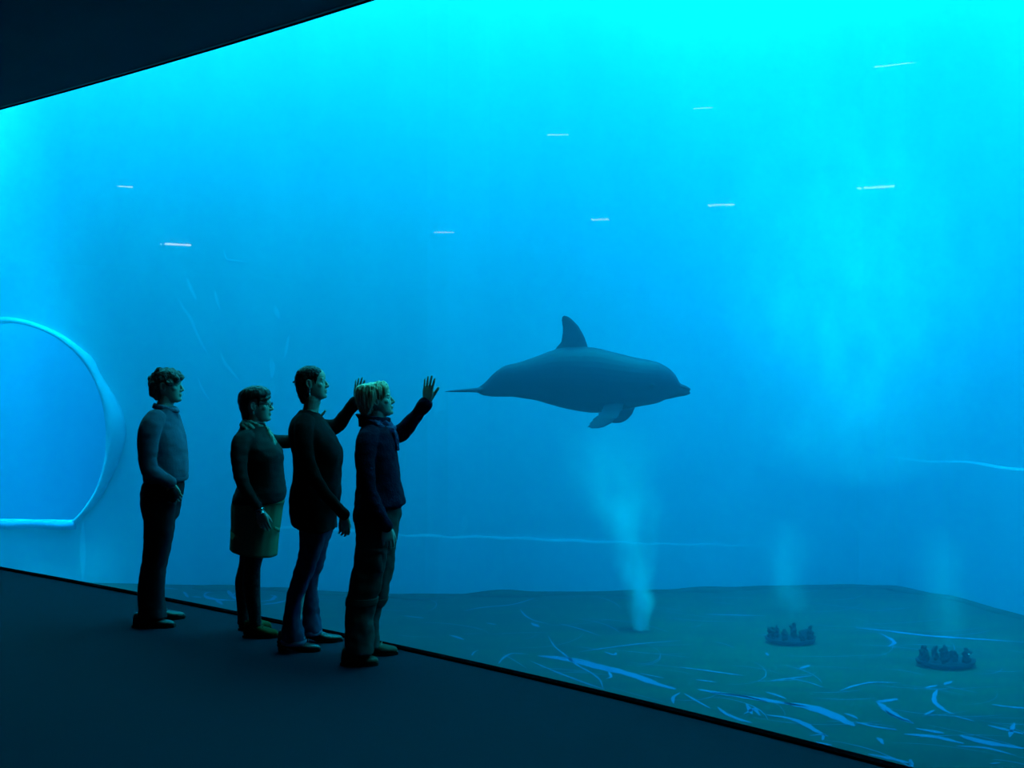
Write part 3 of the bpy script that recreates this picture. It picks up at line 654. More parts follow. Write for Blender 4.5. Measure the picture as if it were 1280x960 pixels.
def shoe(name, heel, toe, w, top, m, m_sole, parent, laces=None, heel_h=0., yaw=0., cuff_x=None):
    """low shoe from heel to toe (figure-frame points at sole level); top: ankle height"""
    heel, toe = Vector(heel), Vector(toe); L = (toe - heel).length; d = (toe - heel); d.z = 0; d.normalize()
    def T(u, v, z): return heel + d * (u * L) + Vector((-d.y, d.x, 0)) * v + Vector((0, 0, z))
    bm = bmesh.new(); rs = []
    lift = lambda u: heel_h * max(0, 1 - u / .62) ** 1.3 if heel_h else 0
    prof = [(.0, .50, .60), (.03, .74, .98), (.10, .86, 1.0), (.22, .88, 1.02), (.32, .84, .95), (.42, .86, .78), (.52, .94, .64), (.64, 1.0, .54), (.76, .97, .46), (.87, .80, .41), (.95, .52, .33), (.99, .25, .2)]
    for u, ww, hh in prof:
        z0 = lift(u) + .010; H = top * hh
        rs.append([T(u, w * ww * sgn(math.cos(a), .8) * (1 if math.sin(a) < 0 else (.80 + .2 * (1 - math.sin(a)))), z0 + H / 2 + H / 2 * sgn(math.sin(a), .7)) for a in [2 * PI * i / 24 for i in range(24)]])
    rings(bm, rs)
    o = fuse(name, bm, .005, m, parent, 2)
    bm = bmesh.new(); rs = []
    for u, ww, _ in [(-.015, .55, 0)] + prof[1:-1] + [(1.0, .35, 0)]:
        z0 = lift(u); rs.append([T(u, v * w * (ww + .05), z0 + z) for v, z in ((-1, 0), (-1, .016), (1, .016), (1, 0))])
    rings(bm, rs); fix_normals(bm); from_bm('sole', bm, m_sole, o)
    if heel_h:
        bm = bmesh.new()
        rings(bm, [[T(u, v, z) for u, v in ((.0 + q, -w * s_), (.19 - q, -w * s_), (.19 - q, w * s_), (.0 + q, w * s_))] for z, q, s_ in ((0, .02, .62), (heel_h * .6, .012, .66), (heel_h * .9, -.005, .8))])
        fix_normals(bm); from_bm('heel', bm, m_sole, o)
    if laces:
        bm = bmesh.new()
        for i in range(4):
            u = .34 + .075 * i; zt = top * (.99 - .34 * ((u - .30) / .3)) + lift(u) + .012
            tube(bm, [T(u, -w * .42, zt - .012), T(u + .01, 0, zt + .001), T(u, w * .42, zt - .012)], [.0028] * 3, n=6, sub=3)
        for sd in (1, -1):
            z1 = top * .99 + lift(.33) + .012
            tube(bm, [T(.33, 0, z1), T(.36, sd * .02, z1 + .014), T(.41, sd * .036, z1 - .004), T(.36, sd * .014, z1 - .002)], [.0026] * 4, n=6, sub=4)
        from_bm('laces', bm, laces, o, True)
    return o
def leg_loft(bm, F_, rows, yc, n=28):     # rows (y, x_back, x_front, half_width[, dy])
    S = []
    for r in rows:
        a = F_.p(r[1], r[0], yc); b = F_.p(r[2], r[0], yc)
        S.append((a.z, a.x, b.x, r[3], yc + (r[4] if len(r) > 4 else 0)))
    loft(bm, S, n=n, p=2.2)
def body_core(bm, F_, torso, legs, arms, neck):
    """the body under the clothes; joined to head and hands"""
    loft(bm, F_.sl(torso), n=24)
    for pts, rad in legs + arms: tube(bm, pts, rad, n=14)
    tube(bm, neck[0], neck[1], n=20, sub=5)

M_skin = mat('skin', (.50, .37, .30), .55, .3, bump=(60, .05))
M_skin2 = mat('skin_light', (.58, .44, .36), .55, .3, bump=(60, .05))
M_eye = mat('eye_white', (.16, .16, .16), .3, .4)
M_blackleather = mat('black_leather', (.010, .010, .011), .4, .4, bump=(50, .15))
M_sole = mat('dark_rubber_sole', (.006, .006, .006), .8, .2)
# ---- the man: pullover over a shirt collar, right hand in his pocket
P = Fig(200, 183.2); r = P.root('grey-haired man in a blue-grey pullover standing with a hand in his pocket')
M_pull = mat('blue_grey_knit', (.060, .092, .14), .9, .1, noise=(90, .4, 2, (.044, .068, .106)), bump=(260, .3), sheen=.08)
M_shirt = mat('blue_check_shirt', (.13, .18, .27), .85, .1, noise=(120, .8, 1, (.05, .07, .12)))
M_trs = mat('dark_trousers', (.014, .016, .022), .9, .1, bump=(200, .2))
M_hair1 = mat('grey_hair', (.13, .125, .115), .6, .3, noise=(60, .9, 3, (.055, .05, .046), (1, 1, .35)), bump=(110, .8))
E = P.p(209.5, 502.5); hs = .96
bm = bmesh.new()
HM = head(bm, E, hs)
hip_z = P.p(0, 620).z
body_core(bm, P,
    [(505, 199, 217, .055), (516, 194, 216, .085), (526, 188, 217, .140), (540, 185, 220, .16), (560, 184, 224, .155), (580, 185, 225, .145), (600, 186, 223, .140), (620, 184, 220, .150), (640, 185, 219, .15), (652, 190, 214, .07)],
    [([P.p(203, 640, sd * .085), P.p(198, 700, sd * .085), P.p(189, 765, sd * .09 + .0)], [.058, .042, .030]) for sd in (1, -1)],
    [([P.p(193, 528, sd * .185), P.p(187, 560, sd * .215), P.p(188, 586, sd * .205), P.p(203, 599, sd * .190), P.p(213, 604, sd * .172)], [.038, .034, .032, .028, .024]) for sd in (1, -1)],
    ([P.p(203, 520), P.p(206, 508), P.p(209, 496)], [.060, .055, .053]))
for sd in (1, -1):
    hand(bm, P.p(213.5, 604.5, sd * .168), (.28, -sd * .30, -.9), (.1, sd * 1, -.2), (1 if sd < 0 else -1), .95, (.25, .35, .25), .03, (.5, .2))
fuse('body', bm, .0035, M_skin, r, 2)
eyes(HM, r, M_eye)
# hair: full, a little wavy, covering the ears' tops
bm = bmesh.new()
S = P.sl([(500, 195, 206, .050), (494, 191.5, 206.5, .066), (487, 188.5, 206.5, .077), (480, 187.2, 208, .083), (477, 187.3, 209, .085), (475, 187.6, 226.0, .085), (470, 189.2, 228.2, .083), (466, 192, 226.2, .075), (462.8, 197, 221, .058), (461, 203, 214, .030)])
loft(bm, S, n=40, p=2.2)
for (x, y, o, a) in [(226.3, 472, 0, 3.4), (225.5, 472.5, .03, 3.4), (225.5, 472.5, -.03, 3.4), (221, 474.5, -.055, 3.8), (221, 474.5, .055, 3.8), (207, 463, 0, 4.2), (215, 464.5, .02, 4.6), (199, 464, -.03, 5), (190, 474, .03, 5), (192, 492, -.04, 5), (212, 478.5, -.074, 4.2), (212, 478.5, .074, 4.2)]:
    ball(bm, P.p(x, y, o), (a / P.s * 1.15, a / P.s * 1.2, a / P.s), seg=14)
fuse('hair', bm, .004, M_hair1, r, 1, [(.007, 40), (.004, (95, 95, 45))], seed=1)
# pullover: trunk and both sleeves, ribbed hem and cuffs
bm = bmesh.new()
loft(bm, P.sl([(508.5, 197, 219, .066), (512, 193.5, 220.5, .085), (517, 189, 221.3, .125), (523, 185, 222.4, .172), (532, 181, 224.5, .197), (545, 179.5, 228, .200), (560, 180, 230.6, .192), (575, 181, 232.2, .185), (588, 182, 233, .182), (594, 182.5, 232.8, .178), (597, 183, 230.5, .172)]), n=40, p=2.25)
for sd in (1, -1):
    tube(bm, [P.p(194, 524.5, sd * .150), P.p(188.5, 534, sd * .198), P.p(184.8, 552, sd * .226), P.p(184, 572, sd * .232), P.p(187, 587, sd * .226), P.p(197.5, 594.5, sd * .212), P.p(211, 601.5, sd * .185)],
         [(.070, .070), (.066, .073), (.060, .068), (.056, .061), (.056, .060), (.050, .050), (.040, .039)], n=24, flat=(0, 1, 0))
pul = fuse('pullover', bm, .005, M_pull, r, 3, [(.008, (9, 9, 5)), (.004, (14, 14, 26))], seed=2)
bm = bmesh.new()
loft(bm, P.sl([(593.5, 182.5, 232.6, .180), (597, 182.2, 233.0, .181), (600.5, 182.6, 231.6, .178), (601.5, 184, 229, .172)]), n=40, p=2.25, steps=8); from_bm('hem', bm, M_pull, pul, True)
for sd in (1, -1):
    bm = bmesh.new(); tube(bm, [P.p(206.5, 599.2, sd * .192), P.p(213, 602.8, sd * .181)], [(.044, .043), (.041, .040)], n=20, sub=3, flat=(0, 1, 0)); from_bm('cuff', bm, M_pull, pul, True)
# shirt collar standing out of the neck of the pullover
bm = bmesh.new(); rs = []
for k in range(41):
    a = 2 * PI * k / 40; ca, sa = math.cos(a), math.sin(a)
    fold = .010 * max(0, ca)
    c = P.p(207.5 + 1.2 * ca, 509.5 + 2.2 * ca)
    for_ = []
    for dr, dz in ((.0, -.022), (.004, .010 - fold), (.010, .020 - fold), (.017, .012 - fold), (.022, -.012 - fold * .6), (.016, -.016 - fold * .6), (.008, .0)):
        for_.append(Vector((c.x + (.062 + dr) * ca, (.060 + dr) * sa, c.z + dz)))
    rs.append(for_)
rings(bm, rs, cap=False); bmesh.ops.remove_doubles(bm, verts=bm.verts, dist=1e-5); fix_normals(bm)
from_bm('shirt_collar', bm, M_shirt, r, True)
# trousers
bm = bmesh.new()
loft(bm, P.sl([(594, 186, 228, .158), (602, 182.5, 228.6, .168), (612, 179.5, 228, .176), (622, 179, 225.5, .180), (634, 180.5, 222.5, .178), (646, 183, 220, .170), (656, 190, 213, .10)]), n=36, p=2.3)
for yc, dx in ((-.088, -.5), (.088, .8)):
    ball(bm, P.p(217, 617, yc * 1.72), (.038, .035, .060))
    leg_loft(bm, P, [(628, 182 + dx, 221 + dx, .082), (645, 181.5 + dx, 218.5 + dx, .085), (660, 180.6 + dx, 217 + dx, .084), (680, 179.6 + dx, 213.6 + dx, .080), (697, 178.4 + dx, 210 + dx, .076), (712, 176.5 + dx, 206 + dx, .073), (730, 174.8 + dx, 205 + dx, .072), (748, 173.2 + dx, 205 + dx, .072), (764, 173.4 + dx, 207.5 + dx, .073), (772, 174.5 + dx, 209.5 + dx, .073)], yc)
fuse('trousers', bm, .006, M_trs, r, 3, [(.009, (9, 9, 5)), (.005, (16, 16, 22))], seed=3)
shoe('shoe', Vector((P.p(174.2, 783).x, -.095, 0)), Vector((P.p(226, 783).x, -.115, 0)), .047, .085, M_blackleather, M_sole, r, M_blackleather)
shoe('shoe', Vector((P.p(172, 783).x, .10, 0)), Vector((P.p(223.5, 783).x, .13, 0)), .047, .085, M_blackleather, M_sole, r, M_blackleather)
# ---- the woman in glasses: dark cardigan, green scarf and skirt, patterned tights, laced shoes
P = Fig(322, 191.2); r = P.root('short-haired woman in glasses wearing a green scarf and knee-length green skirt')
M_card = mat('dark_green_knit', (.020, .030, .032), .9, .1, bump=(230, .3))
M_scarf = mat('green_print_scarf', (.24, .38, .30), .85, .1, noise=(45, .9, 3, (.08, .17, .15)), bump=(60, .5, (1, 1, .4)))
M_skirt = mat('olive_green_twill', (.125, .18, .095), .9, .1, noise=(12, .5, 3, (.10, .15, .08)), bump=(300, .2))
M_tights = mat('patterned_tights', (.012, .013, .016), .8, .1, noise=(55, .9, 1, (.030, .036, .036)))
M_shoe2 = mat('green_suede', (.040, .055, .018), .9, .1, bump=(120, .2))
M_hair2 = mat('dark_brown_hair', (.014, .010, .008), .5, .3, noise=(30, .7, 3, (.024, .017, .013), (1, 1, .3)), bump=(90, .5, (1, 1, .25)))
M_frame = mat('dark_spectacle_frame', (.01, .01, .012), .4, .4)
M_silver = mat('silver', (.75, .77, .78), .25, .5, metal=1.)
E = P.p(321.2, 526.5); hs = .925
bm = bmesh.new()
HM = head(bm, E, hs)
fw, gn = P.glass(396.5, 527, .022)
body_core(bm, P,
    [(527, 309, 329, .045), (538, 304, 330, .085), (548, 300, 335, .130), (560, 299, 342, .140), (570, 300, 346, .135), (585, 302, 346, .12), (600, 304, 347, .118), (615, 300, 352, .145), (632, 295, 349, .165), (655, 294, 344, .17), (672, 297, 335, .14), (682, 304, 328, .07)],
    [([P.p(318, 664, -.08), P.p(315, 712, -.085), P.p(319, 778, -.085)], [.060, .042, .030]), ([P.p(313, 664, .08), P.p(307, 712, .09), P.p(305, 776, .09)], [.060, .042, .030])],
    [([P.p(306, 549, -.15), P.p(300, 570, -.185), P.p(304, 604, -.195), P.p(316, 626, -.185), P.p(324, 638, -.175)], [.034, .031, .027, .024, .022]),
     ([P.p(316, 549, .15), P.p(338, 552, .165), P.p(360, 552, .14), P.p(380, 544, .10), fw], [.034, .034, .029, .025, .022])],
    ([P.p(314, 542), P.p(317, 530), P.p(321, 518)], [.050, .047, .048]))
hand(bm, P.p(324.5, 639, -.175), (.30, .05, -.95), (.15, -1, 0), -1, .90, (.2, .3, .25), .05, (.45, .15), fore=True)
hand(bm, fw, (-.02, .014, 1), gn, 1, .88, (.05, .06, .06), .08, (.85, .1), fore=True)
fuse('body', bm, .0035, M_skin2, r, 2)
eyes(HM, r, M_eye)
bm = bmesh.new()
loft(bm, P.sl([(527.5, 304.5, 312, .040), (522, 303, 314, .052), (515, 301.8, 314.5, .066), (508, 299.5, 316, .076), (500, 298, 321, .084), (496.5, 297.8, 336.5, .086), (492, 299, 338.8, .085), (487.5, 303, 336.2, .076), (484, 309.5, 331, .058), (482, 317, 325.5, .03)]), n=40, p=2.2)
for sd in (1, -1):                    # sideburn in front of the ear, fringe swept to the temple
    tube(bm, [P.p(325, 493, sd * .070), P.p(323.5, 501, sd * .074), P.p(323.2, 508, sd * .070)], [(.014, .010), (.011, .008), (.005, .004)], n=10, flat=(1, 0, 0))
    tube(bm, [P.p(337, 496, sd * .014), P.p(334, 498, sd * .045), P.p(328, 501, sd * .068)], [.012, .012, .009], n=10)
fuse('hair', bm, .004, M_hair2, r, 2, [(.0045, (60, 60, 22))], seed=4)
# spectacles
g = empty('glasses', (0, 0, 0)); g.parent = r
for sd in (1, -1):
    c = HM @ Vector((.103, sd * .032, .118)); bm = bmesh.new(); R = HM.to_3x3().normalized()
    q = [c + Vector((.004 * -abs(math.sin(a)) * 0 - .006 * max(0, sd * math.cos(a)), .0245 * sgn(math.cos(a), .8), .0165 * sgn(math.sin(a), .8))) for a in [2 * PI * k / 24 for k in range(25)]]
    tube(bm, q, [.0017] * 25, n=6, sub=1); from_bm('rim', bm, M_frame, g, True)
    bm = bmesh.new(); tube(bm, [HM @ Vector((.099, sd * .056, .122)), HM @ Vector((.06, sd * .073, .123)), HM @ Vector((.0, sd * .079, .123)), HM @ Vector((-.018, sd * .079, .112))], [(.0012, .003)] * 4, n=8, flat=(0, 1, 0)); from_bm('temple', bm, M_frame, g, True)
bm = bmesh.new(); tube(bm, [HM @ Vector((.103, -.009, .122)), HM @ Vector((.106, 0, .124)), HM @ Vector((.103, .009, .122))], [.0016] * 3, n=6); from_bm('bridge', bm, M_frame, g, True)
bm = bmesh.new(); e0 = HM @ Vector((-.002, -.079, .070)); ball(bm, e0, .0045, seg=10); ball(bm, e0 + Vector((0, -.001, -.012)), (.006, .003, .008), seg=12); from_bm('earring', bm, M_silver, r, True)
# cardigan
bm = bmesh.new()
loft(bm, P.sl([(529, 304, 328, .060), (534, 301, 333, .090), (540, 297.5, 336.5, .130), (547, 294.8, 340.5, .158), (556, 293.5, 347, .170), (564, 293.6, 352.2, .172), (571, 294.6, 353.6, .170), (580, 296.2, 353.2, .160), (592, 298.5, 354, .148), (604, 299.0, 355.6, .150), (613, 296, 357, .162), (620, 292.5, 356.5, .172), (626, 291.5, 354, .178), (628, 292.5, 352, .176)]), n=40, p=2.2)
tube(bm, [P.p(309, 546.5, -.125), P.p(302, 553, -.168), P.p(299, 572, -.196), P.p(302.5, 600, -.206), P.p(314, 622, -.196), P.p(322, 634.5, -.180)], [(.052, .056), (.052, .060), (.048, .054), (.043, .046), (.036, .037), (.031, .031)], n=22, flat=(0, 1, 0))
tube(bm, [P.p(313, 547, .125), P.p(327, 550, .150), P.p(345, 552, .155), P.p(361, 551.5, .140), P.p(377, 545.5, .100), fw + Vector((-.02, -.004, -.03))], [.055, .054, .050, .046, .038, .031], n=22)
fuse('cardigan', bm, .005, M_card, r, 3, [(.007, (10, 10, 6)), (.004, (16, 16, 28))], seed=5)
# skirt: straight, gathered under the waistband, with a pocket flap seam
bm = bmesh.new(); Z = P.sl([(622, 293.5, 353.6, .165), (626, 292, 354.2, .170), (634, 290.6, 352.5, .178), (645, 290.4, 351, .184), (660, 290.6, 348.8, .190), (675, 289.8, 347, .194), (686, 289.2, 346, .197), (689, 289, 345.6, .197)])
Z.sort(); zz = [a[0] for a in Z]; ks = np.linspace(zz[0], zz[-1], 26); out = []
xb = interp(zz, [a[1] for a in Z], ks); xf = interp(zz, [a[2] for a in Z], ks); hw = interp(zz, [a[3] for a in Z], ks)
for k in range(26):
    ring = []
    for i in range(72):
        a = 2 * PI * i / 72; rx = (xf[k] - xb[k]) / 2; t = k / 25
        w_ = 1 + (.018 * math.sin(11 * a + .8) + .012 * math.sin(19 * a)) * (.35 + .65 * t)
        dz = -.028 * math.cos(a) * (1 - t)          # hem dips to the front
        ring.append(Vector(((xf[k] + xb[k]) / 2 + rx * math.cos(a) * w_, hw[k] * math.sin(a) * w_, ks[k] + dz)))
    out.append(ring)
inner = [[Vector((p.x * .975 + .0006, p.y * .96, p.z + .004)) for p in out[0]]] + [[Vector((p.x * .975, p.y * .96, p.z + .12)) for p in out[0]]]
rings(bm, list(reversed(inner)) + out); fix_normals(bm)
sk = from_bm('skirt', bm, M_skirt, r, True)
bm = bmesh.new(); loft(bm, P.sl([(622.5, 292.9, 354.4, .168), (628.5, 291.2, 355.0, .176)]), n=48, steps=5); from_bm('waistband', bm, M_skirt, sk, True)
bm = bmesh.new()
tube(bm, [P.p(343, 660, -.155), P.p(347.8, 662, -.075), P.p(349.3, 662.5, 0)], [(.004, .012)] * 3, n=8, flat=(1, 0, 0)); from_bm('seam', bm, M_skirt, sk, True)
# legs in tights
bm = bmesh.new()
leg_loft(bm, P, [(672, 304, 331.5, .078), (690, 304.5, 331, .074), (703, 305.5, 327, .066), (713, 305, 325, .060), (727, 303.8, 325, .059), (742, 305.5, 325, .056), (757, 308.5, 325.6, .048), (772, 311.5, 326.2, .041), (782, 311.5, 327.5, .040)], -.085)
leg_loft(bm, P, [(672, 300, 326, .078), (690, 300.5, 325, .074), (703, 299.4, 321, .066), (713, 297, 318, .060), (727, 294.2, 315, .059), (742, 295, 314, .056), (757, 296.4, 313, .048), (770, 297.0, 312.5, .041), (780, 296.8, 313.5, .040)], .09)
loft(bm, P.sl([(655, 297, 340, .16), (668, 298, 336, .155), (680, 303, 330, .13)]), n=24)
fuse('tights', bm, .005, M_tights, r, 3)
gx = lambda x: P.p(x, 480).x
shoe('shoe', Vector((gx(309.8), -.085, 0)), Vector((gx(352.5), -.095, 0)), .043, .098, M_shoe2, M_sole, r, M_shoe2)
shoe('shoe', Vector((gx(293.6), .095, 0)), Vector((gx(334), .115, 0)), .043, .098, M_shoe2, M_sole, r, M_shoe2)
# scarf: wound round the neck, one end hanging over the chest
sc = bmesh.new()
def coil(c0, rx, ry, tilt, rr, ph=0.):
    pts = []
    for k in range(33):
        a = 2 * PI * k / 32; ca, sa = math.cos(a), math.sin(a)
        pts.append(Vector((c0.x + rx * ca, ry * sa, c0.z - tilt * ca + .006 * math.sin(3 * a + ph))))
    tube(sc, pts, [rr * (1 + .18 * math.sin(5 * k + ph)) for k in range(33)], n=12, sub=1)
coil(P.p(318, 528.5), .065, .068, .022, .012); coil(P.p(317.5, 533.5), .071, .082, .036, .0145, 1.); coil(P.p(317, 538.5), .077, .098, .046, .013, 2.)
for (dx, dy, ln) in ((0, -.020, 0), (-1, .016, -3), (1, 0, -1.5)):
    tube(sc, [P.p(332 + dx, 535, dy), P.p(336.5 + dx, 542, dy * 1.4), P.p(340 + dx, 549, dy * 1.6), P.p(342.8 + dx, 556 + ln, dy * 1.8)], [.014, .0175, .018, .012], n=12)
fuse('scarf', sc, .004, M_scarf, r, 1, [(.006, (45, 45, 30))], seed=6)
# bracelets on the right wrist
bm = bmesh.new()
for (x, y, rr) in ((323.8, 636.4, .031), (324.6, 639.2, .027), (325.2, 641.2, .0265)):
    c = P.p(x, y, -.176); ax = Vector((.30, .05, -.95)).normalized(); u = ax.orthogonal().normalized(); v = ax.cross(u)
    tube(bm, [c + (u * math.cos(a) + v * math.sin(a)) * rr for a in [2 * PI * k / 20 for k in range(21)]], [.0036] * 21, n=8, sub=1)
from_bm('bracelet', bm, M_silver, r, True)
# ---- the woman in a long black tunic and jeans, left arm raised to the window
P = Fig(388, 201.1); r = P.root('dark cropped-haired woman in a long black tunic and jeans raising one arm')
M_tunic = mat('black_jersey', (.004, .004, .005), .9, .1, bump=(120, .2))
M_jean = mat('blue_denim', (.035, .055, .105), .9, .1, noise=(25, .7, 4, (.018, .030, .062), (1, 1, .4)), bump=(350, .25))
M_jhem = mat('faded_denim_hem', (.12, .16, .23), .9, .1)
M_hair3 = mat('black_hair', (.008, .007, .007), .5, .3, noise=(40, .6, 3, (.016, .014, .013), (1, 1, .4)), bump=(120, .6))
E = P.p(391, 499); hs = .90
sh = P.p(398, 534, .155); el = P.p(421, 532, .165); wr, gn = P.glass(449, 501, .022)
bm = bmesh.new()
HM = head(bm, E, hs, .05)
body_core(bm, P,
    [(512, 380, 399, .046), (520, 379, 396.5, .072), (530, 373, 401.5, .120), (542, 371, 409, .140), (556, 371, 416, .140), (568, 373, 420, .135), (585, 375, 419, .120), (600, 375, 418, .115), (620, 372, 417, .135), (645, 376, 412, .145), (662, 382, 408, .12), (670, 388, 403, .07)],
    [([P.p(392.5, 664, -.085), P.p(378.5, 718, -.09), P.p(367, 799, -.095)], [.052, .036, .026]), ([P.p(398, 664, .085), P.p(391.5, 717, .09), P.p(389, 787, .095)], [.052, .034, .026])],
    [([P.p(380, 532, -.155), P.p(385, 566, -.19), P.p(398, 606, -.195), P.p(417, 630, -.185), P.p(429.5, 645, -.175)], [.034, .031, .027, .024, .021]),
     ([P.p(394, 533, .13), sh, el, wr], [.036, .036, .030, .022])],
    ([P.p(384, 525), P.p(388, 514), P.p(391, 500)], [.055, .049, .050]))
hand(bm, P.p(429.5, 644, -.175), (.06, .06, -1), (.5, -.85, 0), -1, .93, (.25, .45, .4), .05, (.45, .25), fore=True)
hand(bm, wr, Vector((-gn.y, gn.x, 0)) * .2 + Vector((0, 0, 1)), gn, 1, .92, (.03, .06, .05), .16, (.8, .2), fore=True)
fuse('body', bm, .0035, M_skin, r, 2)
eyes(HM, r, M_eye)
bm = bmesh.new()
loft(bm, P.sl([(505, 377.8, 383, .022), (502, 376.0, 385, .036), (496, 373.6, 386.5, .052), (489, 371.4, 387.2, .063), (483, 370, 389, .070), (480, 369.4, 390.5, .072), (476, 369.0, 395, .075), (472, 369.3, 400, .0762), (468.5, 370.2, 402.8, .0755), (465.5, 371.3, 403.6, .074), (462, 374, 402.0, .066), (459, 378.5, 397, .050), (457.2, 384, 391, .025)]), n=40, p=2.7)
for sd in (1, -1): tube(bm, [P.p(395.5, 468, sd * .064), P.p(394.5, 475, sd * .066), P.p(394.2, 479.5, sd * .064)], [(.014, .008), (.009, .006), (.004, .003)], n=10, flat=(1, 0, 0))
for (x, y) in ((369.6, 476.6), (368.6, 477.2), (367.4, 477.4)): ball(bm, P.p(x, y), .007, seg=10)
ball(bm, P.p(393, 458.3, 0), (.012, .012, .007), seg=10)
fuse('hair', bm, .0035, M_hair3, r, 1, [(.004, (90, 90, 60))], seed=7)
bm = bmesh.new(); e0 = HM @ Vector((-.002, -.079, .072))
for k, z in enumerate((0, -.012, -.024, -.036, -.046)): ball(bm, e0 + Vector((0, -.002, z)), (.0045, .003, .0065) if k % 2 else (.003, .003, .006), seg=10)
from_bm('earring', bm, M_silver, r, True)
# tunic, long sleeves
bm = bmesh.new()
loft(bm, P.sl([(513, 375.5, 392, .066), (517, 372, 398, .094), (523, 367, 403, .138), (531, 363.4, 408.6, .176), (541, 362.4, 416, .184), (551, 363.4, 422.5, .182), (561, 365, 427, .178), (570, 366.6, 428.2, .170), (582, 367.2, 426.6, .158), (598, 366.6, 425.6, .156), (612, 364, 426, .166), (626, 362.4, 424.5, .180), (640, 362.8, 421.5, .190), (650, 364.6, 420, .195), (657, 370, 419.6, .194), (661, 383, 419, .188)]), n=44, p=2.25)
tube(bm, [P.p(382, 528, -.125), P.p(379, 536, -.168), P.p(380, 556, -.198), P.p(389, 588, -.210), P.p(403, 613, -.204), P.p(418, 630.5, -.190), P.p(427.5, 640.5, -.180)], [(.056, .060), (.054, .062), (.050, .056), (.045, .048), (.042, .043), (.037, .037), (.033, .033)], n=22, flat=(0, 1, 0))
cuff = el.lerp(wr, .80)
tube(bm, [P.p(390, 532, .11), sh, P.p(410, 535, .165), el, el.lerp(wr, .4), cuff], [.060, .060, .055, .050, .044, .039], n=22)
tn = fuse('tunic', bm, .005, M_tunic, r, 3, [(.008, (10, 10, 5)), (.004, (18, 18, 18))], seed=8)
bm = bmesh.new(); dv = (wr - el).normalized(); tube(bm, [cuff - dv * .012, cuff + dv * .024], [.041, .043], n=20); from_bm('cuff', bm, M_tunic, tn, True)
bm = bmesh.new(); tube(bm, [P.p(426, 639, -.182), P.p(430, 643, -.178)], [.0345, .036], n=20); from_bm('cuff', bm, M_tunic, tn, True)
# jeans flaring over the boots
bm = bmesh.new()
loft(bm, P.sl([(630, 368, 418, .16), (648, 372, 416.5, .170), (662, 378, 414.5, .160), (672, 388, 408, .10)]), n=30)
leg_loft(bm, P, [(645, 373, 412, .083), (662, 375.5, 410, .082), (680, 374.8, 405, .078), (697, 371.5, 399.5, .073), (709, 368.6, 394.5, .070), (718, 366.2, 390.5, .067), (735, 362, 384.5, .065), (752, 358.2, 379, .067), (770, 354.8, 377.6, .073), (786, 352.6, 379, .080), (797, 351.8, 381, .084), (801, 351.8, 382.5, .085)], -.092)
leg_loft(bm, P, [(645, 381, 416.5, .083), (662, 383, 415.5, .082), (680, 385, 411, .078), (697, 385, 406.5, .073), (709, 384, 403.6, .070), (720, 382, 398.5, .067), (738, 379.5, 397, .065), (755, 378.5, 398.8, .069), (772, 378, 400, .076), (784, 378, 401.2, .081), (789, 378, 401.8, .082)], .092)
je = fuse('jeans', bm, .005, M_jean, r, 3, [(.008, (12, 12, 8)), (.006, (20, 20, 26))], seed=9)
for (xb, xf, y, yc, hw) in ((351.5, 382.8, 801, -.092, .0865), (377.7, 402.1, 789, .092, .084)):
    bm = bmesh.new(); a, b = P.p(xb, y, yc), P.p(xf, y, yc); c = (a + b) / 2; rx = (b.x - a.x) / 2
    rs = [[Vector((c.x + rx * q * math.cos(t), yc + hw * q * math.sin(t), c.z + z - .004 * math.cos(t))) for t in [2 * PI * k / 36 for k in range(36)]] for q, z in ((.90, .03), (.90, -.012), (1.0, -.013), (1.025, .002), (1.0, .014))]
    rings(bm, rs, cap=False); fix_normals(bm); from_bm('hem', bm, M_jhem, je, True)
gx = lambda x: P.p(x, 480).x
shoe('boot', Vector((gx(352.5), -.092, 0)), Vector((gx(404.8), -.105, 0)), .041, .072, M_blackleather, M_sole, r, None, .050)
shoe('boot', Vector((gx(372), .092, 0)), Vector((gx(424.5), .12, 0)), .041, .072, M_blackleather, M_sole, r, None, .050)
# ---- the fair-haired woman: navy fleece and scarf, cargo trousers, left palm on the window
P = Fig(462, 211.2); r = P.root('blonde-haired woman in a navy jacket and cargo trousers touching the window')
M_flc = mat('navy_fleece', (.005, .006, .022), .95, .1, bump=(90, .35))
M_scf4 = mat('blue_print_scarf', (.060, .090, .200), .85, .1, noise=(60, .9, 2, (.020, .028, .080)), bump=(70, .4))
M_cargo = mat('grey_green_canvas', (.040, .050, .044), .9, .1, noise=(10, .5, 4, (.028, .036, .032)), bump=(260, .25))
M_boot4 = mat('olive_walking_leather', (.040, .045, .030), .8, .2, bump=(80, .2))
M_lace4 = mat('pale_lace', (.20, .21, .17), .8, .1)
M_hair4 = mat('blonde_hair', (.78, .68, .44), .5, .35, noise=(26, .9, 4, (.58, .49, .30), (1, 1, .18)), bump=(60, .7, (1, 1, .2)))
E = P.p(473.8, 520.5); hs = .875
sh = P.p(482, 544, .150); el = P.p(506, 537, .135)
wr, gn = P.glass(536, 503, .020)       # her palm rests on the acrylic
bm = bmesh.new()
HM = head(bm, E, hs, .12, .10)
